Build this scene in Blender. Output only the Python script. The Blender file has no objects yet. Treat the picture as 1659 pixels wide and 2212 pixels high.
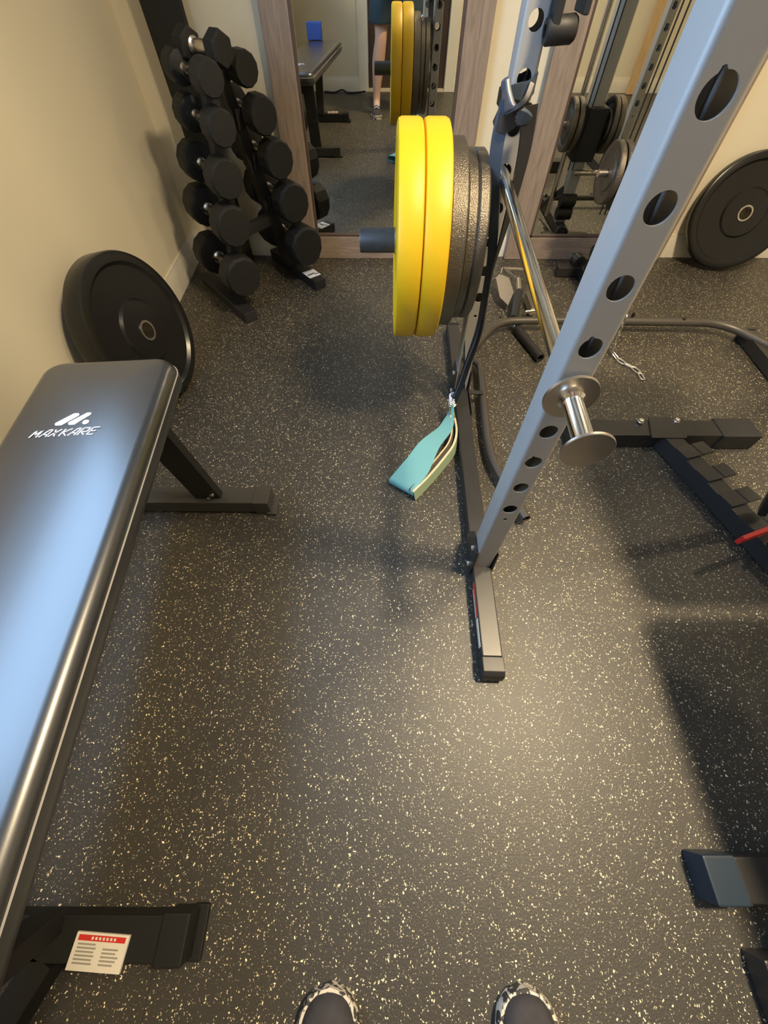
import bpy, bmesh, math, random
from mathutils import Vector, Matrix, Euler

R = math.radians
V = Vector
C = bpy.context.scene.collection
random.seed(7)

# ------------------------------------------------------------------ camera
cam_d = bpy.data.cameras.new('camera')
cam = bpy.data.objects.new('camera', cam_d)
C.objects.link(cam)
CAM_H = 1.0217
cam.matrix_world = (Matrix.Translation((0, 0, CAM_H)) @ Matrix.Rotation(R(90 - 56.88), 4, 'X')
                    @ Matrix.Rotation(R(0.29), 4, 'Z'))
cam_d.sensor_fit = 'VERTICAL'
cam_d.sensor_height = 36.0
cam_d.sensor_width = 27.0
cam_d.lens = 836.7 / 2212 * 36.0
cam_d.clip_start = 0.01
cam_d.clip_end = 60
bpy.context.scene.camera = cam

# ------------------------------------------------------------------ light
sc = bpy.context.scene
sc.view_settings.view_transform = 'Standard'
sc.view_settings.look = 'None'
sc.view_settings.gamma = 1
sc.view_settings.use_curve_mapping = False
sc.view_settings.exposure = 0.0

world = bpy.data.worlds.new('world')
sc.world = world
world.use_nodes = True
bgn = world.node_tree.nodes['Background']
bgn.inputs[0].default_value = (0.45, 0.65, 1.0, 1)
bgn.inputs[1].default_value = 1.0

WARM = (1.0, 0.79, 0.50)
CEIL = 2.42
LAMPS = [((0.92, 0.42), 66, 0.13), ((0.95, 1.00), 12, 0.09), ((2.2, -0.8), 4, 0.08), ((2.1, 1.4), 7, 0.08)]
WIN_Y = (-0.20, 1.12)
WIN_Z = (0.88, 1.84)
WINDOW_POWER = 34


def area(name, loc, rot, power, col, sx, sy=None, shape='RECTANGLE'):
    d = bpy.data.lights.new(name, 'AREA')
    d.shape = shape
    d.size = sx
    if sy:
        d.size_y = sy
    d.energy = power
    d.color = col
    o = bpy.data.objects.new(name, d)
    o.location = loc
    o.rotation_euler = rot
    C.objects.link(o)
    return o


for i, ((lx, ly), pw, rr) in enumerate(LAMPS):
    lo = area('ceiling_lamp_light', (lx, ly, CEIL - 0.035), (0, 0, 0), pw, WARM, rr * 2, None, 'DISK')
    lo.data.spread = R(145)
area('window_daylight', (-1.06, sum(WIN_Y) / 2, sum(WIN_Z) / 2), (0, R(-90), 0), WINDOW_POWER,
     (0.42, 0.66, 1.0), WIN_Z[1] - WIN_Z[0] - .06, WIN_Y[1] - WIN_Y[0] - .06)


# ------------------------------------------------------------------ materials
def mat(name, col, rough=0.5, metal=0.0, spec=0.5, bump=None, var=None, coat=0.0, sheen=0.0):
    m = bpy.data.materials.new(name)
    m.use_nodes = True
    nt = m.node_tree
    b = nt.nodes['Principled BSDF']
    b.inputs['Base Color'].default_value = (*col, 1)
    b.inputs['Roughness'].default_value = rough
    b.inputs['Metallic'].default_value = metal
    b.inputs['Specular IOR Level'].default_value = spec
    b.inputs['Coat Weight'].default_value = coat
    b.inputs['Coat Roughness'].default_value = .3
    tc = nt.nodes.new('ShaderNodeTexCoord')
    if bump:
        sc_, st, dist = bump
        n = nt.nodes.new('ShaderNodeTexNoise')
        n.inputs['Scale'].default_value = sc_
        n.inputs['Detail'].default_value = 3
        nt.links.new(tc.outputs['Object'], n.inputs['Vector'])
        bp = nt.nodes.new('ShaderNodeBump')
        bp.inputs['Strength'].default_value = st
        bp.inputs['Distance'].default_value = dist
        nt.links.new(n.outputs['Fac'], bp.inputs['Height'])
        nt.links.new(bp.outputs['Normal'], b.inputs['Normal'])
    # every material gets a little procedural variation of its own tone
    sc2, amt = var if var else (6.0, 0.08)
    n2 = nt.nodes.new('ShaderNodeTexNoise')
    n2.inputs['Scale'].default_value = sc2
    n2.inputs['Detail'].default_value = 4
    nt.links.new(tc.outputs['Object'], n2.inputs['Vector'])
    mx = nt.nodes.new('ShaderNodeMix')
    mx.data_type = 'RGBA'
    mx.inputs['A'].default_value = (*[max(0, c * (1 - amt)) for c in col], 1)
    mx.inputs['B'].default_value = (*[min(1, c * (1 + amt)) for c in col], 1)
    nt.links.new(n2.outputs['Fac'], mx.inputs['Factor'])
    nt.links.new(mx.outputs['Result'], b.inputs['Base Color'])
    return m


def wood(name, c1, c2, scale=(14, 14, 1.2), rough=0.6):
    m = mat(name, c1, rough)
    nt = m.node_tree
    b = nt.nodes['Principled BSDF']
    tc = nt.nodes.new('ShaderNodeTexCoord')
    mp = nt.nodes.new('ShaderNodeMapping')
    mp.inputs['Scale'].default_value = scale
    nt.links.new(tc.outputs['Object'], mp.inputs[0])
    n = nt.nodes.new('ShaderNodeTexNoise')
    n.inputs['Scale'].default_value = 6
    n.inputs['Detail'].default_value = 8
    n.inputs['Distortion'].default_value = 1.2
    nt.links.new(mp.outputs[0], n.inputs['Vector'])
    cr = nt.nodes.new('ShaderNodeValToRGB')
    cr.color_ramp.elements[0].position = 0.35
    cr.color_ramp.elements[0].color = (*c2, 1)
    cr.color_ramp.elements[1].position = 0.65
    cr.color_ramp.elements[1].color = (*c1, 1)
    nt.links.new(n.outputs['Fac'], cr.inputs[0])
    nt.links.new(cr.outputs[0], b.inputs['Base Color'])
    bp = nt.nodes.new('ShaderNodeBump')
    bp.inputs['Strength'].default_value = .25
    bp.inputs['Distance'].default_value = .002
    nt.links.new(n.outputs['Fac'], bp.inputs['Height'])
    nt.links.new(bp.outputs['Normal'], b.inputs['Normal'])
    return m


def floor_material():
    m = bpy.data.materials.new('speckled_rubber')
    m.use_nodes = True
    nt = m.node_tree
    L = nt.links.new
    b = nt.nodes['Principled BSDF']
    b.inputs['Roughness'].default_value = 0.50
    b.inputs['Specular IOR Level'].default_value = 0.75
    tc = nt.nodes.new('ShaderNodeTexCoord')
    base = (0.031, 0.028, 0.023, 1)
    nz = nt.nodes.new('ShaderNodeTexNoise')
    nz.inputs['Scale'].default_value = 230
    nz.inputs['Detail'].default_value = 2
    L(tc.outputs['Object'], nz.inputs['Vector'])
    va = nt.nodes.new('ShaderNodeVectorMath')
    va.operation = 'MULTIPLY_ADD'
    L(nz.outputs['Color'], va.inputs[0])
    va.inputs[1].default_value = (0.008, 0.008, 0)
    L(tc.outputs['Object'], va.inputs[2])
    prev = None
    for sca, keep, rad, col, sd in [(250, 0.82, 0.34, (0.82, 0.70, 0.44, 1), 0), (400, 0.86, 0.38, (0.32, 0.28, 0.20, 1), 3.3),
                                    (180, 0.915, 0.29, (0.95, 0.84, 0.56, 1), 7.7)]:
        of = nt.nodes.new('ShaderNodeVectorMath')
        of.operation = 'ADD'
        L(va.outputs[0], of.inputs[0])
        of.inputs[1].default_value = (sd, sd * .7, 0)
        vo = nt.nodes.new('ShaderNodeTexVoronoi')
        vo.voronoi_dimensions = '2D'
        vo.inputs['Scale'].default_value = sca
        L(of.outputs[0], vo.inputs['Vector'])
        sp = nt.nodes.new('ShaderNodeSeparateColor')
        L(vo.outputs['Color'], sp.inputs[0])
        g = nt.nodes.new('ShaderNodeMath')
        g.operation = 'GREATER_THAN'
        L(sp.outputs[0], g.inputs[0])
        g.inputs[1].default_value = keep
        rr = nt.nodes.new('ShaderNodeMath')
        rr.operation = 'MULTIPLY'
        L(sp.outputs[1], rr.inputs[0])
        rr.inputs[1].default_value = rad
        lt = nt.nodes.new('ShaderNodeMath')
        lt.operation = 'LESS_THAN'
        L(vo.outputs['Distance'], lt.inputs[0])
        L(rr.outputs[0], lt.inputs[1])
        mu = nt.nodes.new('ShaderNodeMath')
        mu.operation = 'MULTIPLY'
        L(g.outputs[0], mu.inputs[0])
        L(lt.outputs[0], mu.inputs[1])
        mx = nt.nodes.new('ShaderNodeMix')
        mx.data_type = 'RGBA'
        L(mu.outputs[0], mx.inputs['Factor'])
        if prev is None:
            mx.inputs['A'].default_value = base
        else:
            L(prev, mx.inputs['A'])
        mx.inputs['B'].default_value = col
        prev = mx.outputs['Result']
    # the seams where two rubber sheets meet
    spx = nt.nodes.new('ShaderNodeSeparateXYZ')
    L(tc.outputs['Object'], spx.inputs[0])
    seam = None
    for ax, pos in [(0, 0.215), (1, 0.795), (0, -0.405), (0, 1.41)]:
        s1 = nt.nodes.new('ShaderNodeMath')
        s1.operation = 'COMPARE'
        L(spx.outputs[ax], s1.inputs[0])
        s1.inputs[1].default_value = pos
        s1.inputs[2].default_value = 0.0008
        if seam is None:
            seam = s1.outputs[0]
        else:
            a = nt.nodes.new('ShaderNodeMath')
            a.operation = 'MAXIMUM'
            L(seam, a.inputs[0])
            L(s1.outputs[0], a.inputs[1])
            seam = a.outputs[0]
    mx = nt.nodes.new('ShaderNodeMix')
    mx.data_type = 'RGBA'
    L(seam, mx.inputs['Factor'])
    L(prev, mx.inputs['A'])
    mx.inputs['B'].default_value = (0.012, 0.012, 0.011, 1)
    L(mx.outputs['Result'], b.inputs['Base Color'])
    bn = nt.nodes.new('ShaderNodeTexNoise')
    bn.inputs['Scale'].default_value = 260
    bn.inputs['Detail'].default_value = 3
    L(tc.outputs['Object'], bn.inputs['Vector'])
    bp = nt.nodes.new('ShaderNodeBump')
    bp.inputs['Strength'].default_value = .35
    bp.inputs['Distance'].default_value = .0012
    L(bn.outputs['Fac'], bp.inputs['Height'])
    L(bp.outputs['Normal'], b.inputs['Normal'])
    return m


def tinted_mirror():
    m = mat('mirror_glass', (0.70, 0.71, 0.67), 0.0, 1.0)
    return m


M = dict(
    floor=floor_material(),
    wall=mat('wall_paint', (0.78, 0.71, 0.55), 0.85, 0, .25, (90, .15, .001), (1.5, .02)),
    ceiling=mat('ceiling_paint', (0.75, 0.72, 0.66), 0.9),
    trim=mat('white_trim', (0.74, 0.70, 0.60), 0.45),
    doorway_fill=mat('doorway_dark', (0.05, 0.028, 0.02), 0.5),  # dark tone of the unlit space behind the doorway
    mirror=tinted_mirror(),
    frame=wood('grey_brown_wood', (0.34, 0.265, 0.21), (0.24, 0.185, 0.15)),
    frame_h=wood('grey_brown_wood_lying', (0.34, 0.265, 0.21), (0.24, 0.185, 0.15), (1.2, 14, 14)),
    frame_dark=mat('dark_frame_lip', (0.09, 0.06, 0.05), 0.5),
    silver=mat('silver_powder_coat', (0.37, 0.365, 0.355), 0.45, 0.15, .5, (900, .08, .0003), (5, .04)),
    silver_in=mat('bare_tube_inside', (0.03, 0.03, 0.03), 0.7),
    black=mat('black_powder_coat', (0.022, 0.021, 0.021), 0.36, 0, .6, (500, .10, .0004), (12, .25)),
    blackm=mat('black_matte_steel', (0.018, 0.018, 0.018), 0.55, 0, .4),
    greyt=mat('dark_grey_tube_coat', (0.075, 0.068, 0.06), 0.40, 0.3, .5),
    plastic=mat('black_plastic', (0.020, 0.020, 0.021), 0.42, 0, .5, (300, .15, .0005)),
    capg=mat('grey_plastic_cap', (0.05, 0.048, 0.045), 0.45, 0, .5, (300, .15, .0005)),
    chrome=mat('chrome', (0.80, 0.77, 0.72), 0.13, 1.0, .5, None, (30, .05)),
    chrome_r=mat('brushed_chrome', (0.62, 0.58, 0.53), 0.30, 1.0, .5, None, (40, .1)),
    rubber=mat('dumbbell_rubber', (0.013, 0.013, 0.012), 0.60, 0, .32, (200, .3, .001), (20, .2)),
    bumper=mat('black_bumper_rubber', (0.010, 0.010, 0.010), 0.27, 0, .42, None, (8, .2)),
    yellow=mat('yellow_bumper_rubber', (0.76, 0.475, 0.010), 0.45, 0, .5, (60, .1, .001), (9, .05)),
    iron=mat('hammertone_iron', (0.16, 0.14, 0.11), 0.34, 0.75, .5, (330, 1.0, .0016), (30, .2)),
    vinyl=mat('black_vinyl', (0.018, 0.019, 0.022), 0.34, 0, .9, (350, .10, .0005), (3, .1), 1.0),
    stitch=mat('grey_stitching', (0.42, 0.40, 0.38), 0.6),
    print_=mat('white_print', (0.85, 0.87, 0.95), 0.5),
    label=mat('white_label', (0.70, 0.66, 0.58), 0.5),
    labeltext=mat('grey_small_print', (0.30, 0.28, 0.25), 0.6),
    red=mat('red_paint', (0.62, 0.030, 0.022), 0.45),
    redlabel=mat('red_label_band', (0.55, 0.03, 0.02), 0.5),
    bluel=mat('blue_label', (0.05, 0.16, 0.60), 0.5),
    band=mat('slate_latex_band', (0.055, 0.075, 0.105), 0.38, 0, .6),
    bandin=mat('dark_latex_band', (0.014, 0.014, 0.016), 0.40, 0, .5),
    teal=mat('teal_band_fabric', (0.165, 0.405, 0.425), 0.65, 0, .3, (500, .3, .0006)),
    mint=mat('pale_green_band_fabric', (0.30, 0.40, 0.27), 0.7, 0, .3, (500, .3, .0006)),
    bandgrey=mat('grey_striped_latex', (0.13, 0.12, 0.10), 0.6),
    cream=mat('cream_latex_stripe', (0.62, 0.52, 0.36), 0.6),
    bolt=mat('zinc_bolt', (0.88, 0.86, 0.82), 0.32, 1.0),
    blackd=mat('dull_black_plastic', (0.010, 0.010, 0.010), 0.6, 0, .3, (300, .15, .0005)),
    bluep=mat('glossy_slate_blue_cap', (0.016, 0.030, 0.048), 0.45, 0, .35),  # base colour darkened to carry the shadow lying over this cap
    foamblue=mat('blue_foam', (0.02, 0.07, 0.35), 0.7),
    pine=wood('pine', (0.66, 0.46, 0.24), (0.52, 0.34, 0.16), (10, 10, .9)),
    skin=mat('skin', (0.55, 0.33, 0.24), 0.5, 0, .4, None, (10, .08)),
    hair=mat('brown_hair', (0.06, 0.035, 0.02), 0.7),
    shorts=mat('dark_teal_cloth', (0.022, 0.042, 0.055), 0.85),
    shirt=mat('grey_cloth', (0.12, 0.12, 0.13), 0.85),
    shoe=mat('charcoal_knit', (0.040, 0.038, 0.042), 0.75, 0, .3, (400, .5, .001), (60, .3)),
    lamp=None, white=mat('white_cloth', (0.7, 0.66, 0.56), 0.9),
    phone=mat('phone_black', (0.01, 0.01, 0.012), 0.2),
    bumpline=mat('bumper_ridge_glint', (0.10, 0.085, 0.065), 0.35, 0.2),  # lighter tone for the lamp's glint on plate ridges; unused
)

# marbled shoe sole
ms = mat('marbled_sole', (0.6, 0.56, 0.48), 0.6)
nt = ms.node_tree
tc_ = nt.nodes.new('ShaderNodeTexCoord')
nn = nt.nodes.new('ShaderNodeTexNoise')
nn.inputs['Scale'].default_value = 45
nn.inputs['Distortion'].default_value = 2.0
cr_ = nt.nodes.new('ShaderNodeValToRGB')
cr_.color_ramp.elements[0].position = .47
cr_.color_ramp.elements[0].color = (.04, .04, .04, 1)
cr_.color_ramp.elements[1].position = .52
cr_.color_ramp.elements[1].color = (.62, .57, .48, 1)
nt.links.new(tc_.outputs['Object'], nn.inputs['Vector'])
nt.links.new(nn.outputs['Fac'], cr_.inputs[0])
nt.links.new(cr_.outputs[0], nt.nodes['Principled BSDF'].inputs['Base Color'])
M['sole'] = ms

ml = bpy.data.materials.new('lamp_diffuser')
ml.use_nodes = True
be = ml.node_tree.nodes['Principled BSDF']
be.inputs['Emission Color'].default_value = (*WARM, 1)
be.inputs['Emission Strength'].default_value = 12
M['lamp'] = ml


# ------------------------------------------------------------------ mesh helpers
class MB:
    def __init__(s):
        s.bm = bmesh.new()

    def box(s, x0, x1, y0, y1, z0, z1, m=None):
        vs = [s.bm.verts.new(V(p)) for p in
              [(x0, y0, z0), (x1, y0, z0), (x1, y1, z0), (x0, y1, z0), (x0, y0, z1), (x1, y0, z1), (x1, y1, z1), (x0, y1, z1)]]
        for f in [(0, 3, 2, 1), (4, 5, 6, 7), (0, 1, 5, 4), (1, 2, 6, 5), (2, 3, 7, 6), (3, 0, 4, 7)]:
            s.bm.faces.new([vs[i] for i in f])
        if m:
            for v in vs:
                v.co = m @ v.co
        return s

    def beam(s, p0, p1, w, h, up=(0, 0, 1)):
        """rectangular bar from p0 to p1 (centre line)"""
        p0, p1 = V(p0), V(p1)
        d = (p1 - p0)
        L = d.length
        d.normalize()
        a = d.cross(V(up)).normalized()
        b = a.cross(d).normalized()
        m = Matrix(((a.x, d.x, b.x, p0.x), (a.y, d.y, b.y, p0.y), (a.z, d.z, b.z, p0.z), (0, 0, 0, 1)))
        return s.box(-w / 2, w / 2, 0, L, -h / 2, h / 2, m)

    def frame(s, d):
        d = V(d).normalized()
        u = V((0, 0, 1)) if abs(d.z) < .9 else V((1, 0, 0))
        a = d.cross(u).normalized()
        b = d.cross(a).normalized()
        return d, a, b

    def lathe(s, prof, o, axis, n=64, closed=False, rot=0):
        """prof: list of (radius, height along axis)"""
        o = V(o)
        d, a, b = s.frame(axis)
        rings = []
        for r, h in prof:
            if r < 1e-6:
                rings.append([s.bm.verts.new(o + d * h)])
            else:
                rings.append([s.bm.verts.new(o + d * h + (a * math.cos(2 * math.pi * i / n + rot) + b * math.sin(2 * math.pi * i / n + rot)) * r)
                              for i in range(n)])
        pr = list(zip(rings[:-1], rings[1:]))
        if closed:
            pr.append((rings[-1], rings[0]))
        for A, B in pr:
            for i in range(n):
                j = (i + 1) % n
                if len(A) == 1 and len(B) == 1:
                    continue
                if len(A) == 1:
                    s.bm.faces.new([A[0], B[i], B[j]])
                elif len(B) == 1:
                    s.bm.faces.new([A[i], B[0], A[j]])
                else:
                    s.bm.faces.new([A[i], B[i], B[j], A[j]])
        return s

    def cyl(s, p0, p1, r, n=32, r2=None, ch=0.0):
        p0, p1 = V(p0), V(p1)
        L = (p1 - p0).length
        r2 = r if r2 is None else r2
        if ch:
            pr = [(0, 0), (r - ch, 0), (r, ch), (r2, L - ch), (r2 - ch, L), (0, L)]
        else:
            pr = [(0, 0), (r, 0), (r2, L), (0, L)]
        return s.lathe(pr, p0, p1 - p0, n)

    def tube(s, pts, r, n=14, inner=0, cap=True):
        pts = [V(p) for p in pts]
        t = [(pts[min(i + 1, len(pts) - 1)] - pts[max(i - 1, 0)]).normalized() for i in range(len(pts))]
        _, a, b = s.frame(t[0])
        rings = []
        for i, p in enumerate(pts):
            if i:
                q = t[i - 1].rotation_difference(t[i])
                a = q @ a
            b = t[i].cross(a).normalized()
            rings.append([s.bm.verts.new(p + (a * math.cos(2 * math.pi * k / n) + b * math.sin(2 * math.pi * k / n)) * r) for k in range(n)])
        for A, B in zip(rings[:-1], rings[1:]):
            for k in range(n):
                j = (k + 1) % n
                s.bm.faces.new([A[k], A[j], B[j], B[k]])
        if cap:
            for k, (rg, p, tt) in enumerate(((rings[0], pts[0], -t[0]), (rings[-1], pts[-1], t[-1]))):
                if inner:
                    ri = [s.bm.verts.new(p + (v.co - p) * (inner / r)) for v in rg]
                    rd = [s.bm.verts.new(v.co - tt * .03) for v in ri]
                    for A, B in ((rg, ri), (ri, rd)):
                        for i in range(n):
                            j = (i + 1) % n
                            f = [A[i], B[i], B[j], A[j]]
                            s.bm.faces.new(f)
                    s.bm.faces.new(rd)
                else:
                    s.bm.faces.new(rg)
        return s

    def prism(s, poly, o, u, v, d):
        """polygon in (u,v) at o, extruded by vector d"""
        o, u, v, d = V(o), V(u), V(v), V(d)
        A = [s.bm.verts.new(o + u * p[0] + v * p[1]) for p in poly]
        B = [s.bm.verts.new(a.co + d) for a in A]
        s.bm.faces.new(A)
        s.bm.faces.new(B[::-1])
        n = len(A)
        for i in range(n):
            s.bm.faces.new([A[i], B[i], B[(i + 1) % n], A[(i + 1) % n]])
        return s

    def ribbon(s, pts, wid, w, t):
        """flat strap: centre points, width direction per point, width(s), thickness"""
        pts = [V(p) for p in pts]
        n = len(pts)
        W = w if isinstance(w, (list, tuple)) else [w] * n
        rows = []
        for i, p in enumerate(pts):
            tg = (pts[min(i + 1, n - 1)] - pts[max(i - 1, 0)]).normalized()
            wd = V(wid[i])
            wd = (wd - tg * wd.dot(tg)).normalized()
            nn_ = tg.cross(wd).normalized()
            h = wd * W[i] / 2
            k = nn_ * t / 2
            rows.append([s.bm.verts.new(p + q) for q in (-h - k, h - k, h + k, -h + k)])
        for A, B in zip(rows[:-1], rows[1:]):
            for i in range(4):
                j = (i + 1) % 4
                s.bm.faces.new([A[i], A[j], B[j], B[i]])
        s.bm.faces.new(rows[0])
        s.bm.faces.new(rows[-1][::-1])
        return s

    def build(s, name, m, parent=None, world=True, bevel=0, sharp=35, seg=2, link=True):
        bm = s.bm
        bmesh.ops.recalc_face_normals(bm, faces=bm.faces)
        if bevel:
            es = [e for e in bm.edges if len(e.link_faces) == 2 and e.calc_face_angle(0) > R(30)]
            bmesh.ops.bevel(bm, geom=es, offset=bevel, segments=seg, affect='EDGES', profile=.5, clamp_overlap=True)
        me = bpy.data.meshes.new(name)
        bm.to_mesh(me)
        bm.free()
        me.materials.append(m)
        me.shade_smooth()
        me.set_sharp_from_angle(angle=R(sharp))
        o = bpy.data.objects.new(name, me)
        C.objects.link(o)
        if bevel:
            wn = o.modifiers.new('weighted_normal', 'WEIGHTED_NORMAL')
            wn.keep_sharp = True
            wn.weight = 100
        if parent:
            o.parent = parent
            if world:
                o.matrix_parent_inverse = WM(parent).inverted()
        return o


def WM(o):
    m = Matrix.LocRotScale(o.location, o.rotation_euler, o.scale)
    if o.parent:
        m = WM(o.parent) @ o.matrix_parent_inverse @ m
    return m


def fillet(pts, r, n=8):
    """round the corners of a polyline"""
    pts = [V(p) for p in pts]
    out = [pts[0]]
    for a, b, c in zip(pts[:-2], pts[1:-1], pts[2:]):
        d1 = (a - b)
        d2 = (c - b)
        k = min(r, d1.length * .49, d2.length * .49)
        p = b + d1.normalized() * k
        q = b + d2.normalized() * k
        for i in range(n + 1):
            t = i / n
            out.append(p * (1 - t) ** 2 + b * 2 * t * (1 - t) + q * t * t)
    out.append(pts[-1])
    return out


def smooth_path(pts, n=10):
    pts = [V(p) for p in pts]
    P = [pts[0] * 2 - pts[1]] + pts + [pts[-1] * 2 - pts[-2]]
    out = []
    for i in range(1, len(P) - 2):
        for k in range(n):
            t = k / n
            out.append(.5 * ((2 * P[i]) + (-P[i - 1] + P[i + 1]) * t + (2 * P[i - 1] - 5 * P[i] + 4 * P[i + 1] - P[i + 2]) * t * t
                             + (-P[i - 1] + 3 * P[i] - 3 * P[i + 1] + P[i + 2]) * t ** 3))
    out.append(pts[-1])
    return out


def tag(o, label, cat=None, group=None):
    o['label'] = label
    if cat:
        o['category'] = cat
    if group:
        o['group'] = group
    return o


def thing(name, label, cat, loc=(0, 0, 0), rot=(0, 0, 0), group=None):
    o = bpy.data.objects.new(name, None)
    o.empty_display_size = .05
    C.objects.link(o)
    o.location = loc
    o.rotation_euler = rot
    return tag(o, label, cat, group)


def struct(o):
    o['kind'] = 'structure'
    return o


def dup(root, loc, rot, label, scale=None):
    r = root.copy()
    C.objects.link(r)
    r.location = loc
    r.rotation_euler = rot
    if scale:
        r.scale = (scale,) * 3 if not isinstance(scale, tuple) else scale
    r['label'] = label
    for ch in list(root.children):
        c = ch.copy()
        C.objects.link(c)
        c.parent = r
        for g in list(ch.children):
            d = g.copy()
            C.objects.link(d)
            d.parent = c
    return r


# ------------------------------------------------------------------ the room
X0, X1, Y0, Y1 = -1.03, 2.95, -1.40, 2.375
f = MB()
f.box(-1.6, X1 + .1, Y0 - 1.5, Y1 + .15, -0.05, 0)
struct(f.build('floor', M['floor']))
f = MB()
f.box(-1.6, X1 + .1, Y0 - .1, Y1 + .15, CEIL, CEIL + .05)
struct(f.build('ceiling', M['ceiling']))
f = MB()
f.box(-1.6, X1 + .1, Y1, Y1 + .1, 0, CEIL)
struct(f.build('wall_back', M['wall']))
f = MB()
f.box(X1, X1 + .1, Y0 - .1, Y1 + .1, 0, CEIL)
struct(f.build('wall_right', M['wall']))
# left wall, slightly out of square, with the window opening
LW = Matrix.Translation((X0, Y1, 0)) @ Matrix.Rotation(R(2.0), 4, 'Z') @ Matrix.Translation((-X0, -Y1, 0))
f = MB()
for a in [(Y0 - .2, WIN_Y[0], 0, CEIL), (WIN_Y[1], Y1 + .05, 0, CEIL), (WIN_Y[0], WIN_Y[1], 0, WIN_Z[0]), (WIN_Y[0], WIN_Y[1], WIN_Z[1], CEIL)]:
    f.box(X0 - .1, X0, a[0], a[1], a[2], a[3], LW)
struct(f.build('wall_left', M['wall']))
wf = MB()
for a in [(WIN_Y[0] - .06, WIN_Y[0], WIN_Z[0] - .06, WIN_Z[1] + .06), (WIN_Y[1], WIN_Y[1] + .06, WIN_Z[0] - .06, WIN_Z[1] + .06),
          (WIN_Y[0], WIN_Y[1], WIN_Z[0] - .06, WIN_Z[0]), (WIN_Y[0], WIN_Y[1], WIN_Z[1], WIN_Z[1] + .06)]:
    wf.box(X0 + .0005, X0 + .015, a[0], a[1], a[2], a[3], LW)
struct(wf.build('window_1', M['trim'], bevel=.003))
# rear wall with a doorway
DX0, DX1 = -0.19, 0.62
f = MB()
f.box(-1.6, DX0, Y0 - .1, Y0, 0, CEIL)
f.box(DX1, X1, Y0 - .1, Y0, 0, CEIL)
f.box(DX0, DX1, Y0 - .1, Y0, 2.05, CEIL)
struct(f.build('wall_rear', M['wall']))
f = MB()
f.box(DX0 + .003, DX1 - .003, Y0 - .085, Y0 - .05, .02, 2.045)
d = struct(f.build('doorway_fill_1', M['doorway_fill'], bevel=.003))  # dark slab filling the doorway in place of the unlit room beyond
h = MB()
h.lathe([(0, 0), (.012, 0), (.012, .03), (.028, .045), (.028, .06), (0, .07)], (DX1 - .08, Y0 - .05, 1.0), (0, 1, 0), 24)
h.build('slab_handle', M['chrome_r'], d)  # knob added to the dark slab
f = MB()
for x in (DX0 - .10, DX1):
    f.box(x, x + .10, Y0, Y0 + .018, 0, 2.15)
f.box(DX0, DX1, Y0, Y0 + .018, 2.05, 2.15)
struct(f.build('trim_1', M['trim'], bevel=.004))
f = MB()
f.box(DX0, DX1, Y0 - .1, Y0 + .01, 0, .018)
struct(f.build('trim_2', M['cream']))


def baseboard(name, mx, L, hgt=.105):
    """profiled skirting board, local x along the wall, y out of the wall"""
    b = MB()
    pr = [(0, 0), (.016, 0), (.016, hgt * .62), (.013, hgt * .70), (.012, hgt * .82), (.007, hgt * .9), (.006, hgt), (0, hgt)]
    b.prism([(p[0], p[1]) for p in pr], mx @ V((0, 0, 0)), mx.to_3x3() @ V((0, 1, 0)), mx.to_3x3() @ V((0, 0, 1)), mx.to_3x3() @ V((L, 0, 0)))
    return struct(b.build(name, M['trim']))


baseboard('baseboard_back', Matrix.Translation((X1, Y1, 0)) @ Matrix.Rotation(R(180), 4, 'Z'), X1 - X0)
baseboard('baseboard_left', LW @ Matrix.Translation((X0, Y1, 0)) @ Matrix.Rotation(R(-90), 4, 'Z'), Y1 - Y0, .115)
baseboard('baseboard_rear', Matrix.Translation((-1.05, Y0, 0)), DX0 - .10 + 1.05)
baseboard('baseboard_rear', Matrix.Translation((DX1 + .10, Y0, 0)), X1 - DX1 - .10)
baseboard('baseboard_right', Matrix.Translation((X1, Y0, 0)) @ Matrix.Rotation(R(90), 4, 'Z'), Y1 - Y0)

for k, ((lx, ly), pw, rr) in enumerate(LAMPS):
    wh = ['over the right bench', 'in front of the right mirror', 'near the rear right corner', 'near the right end of the back wall'][k]
    t = thing('ceiling_light', 'round warm flush ceiling light ' + wh, 'ceiling light', (lx, ly, CEIL), group='flush ceiling lights')
    a = MB()
    a.lathe([(rr + .004, 0), (rr + .02, 0), (rr + .02, -.02), (rr + .004, -.03)], (0, 0, 0), (0, 0, 1), 48, True)
    a.build('rim', M['trim'], t, False)
    a = MB()
    a.lathe([(0, -.005), (rr, -.005), (rr, -.018), (0, -.022)], (0, 0, 0), (0, 0, 1), 48)
    a.build('diffuser', M['lamp'], t, False)


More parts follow.
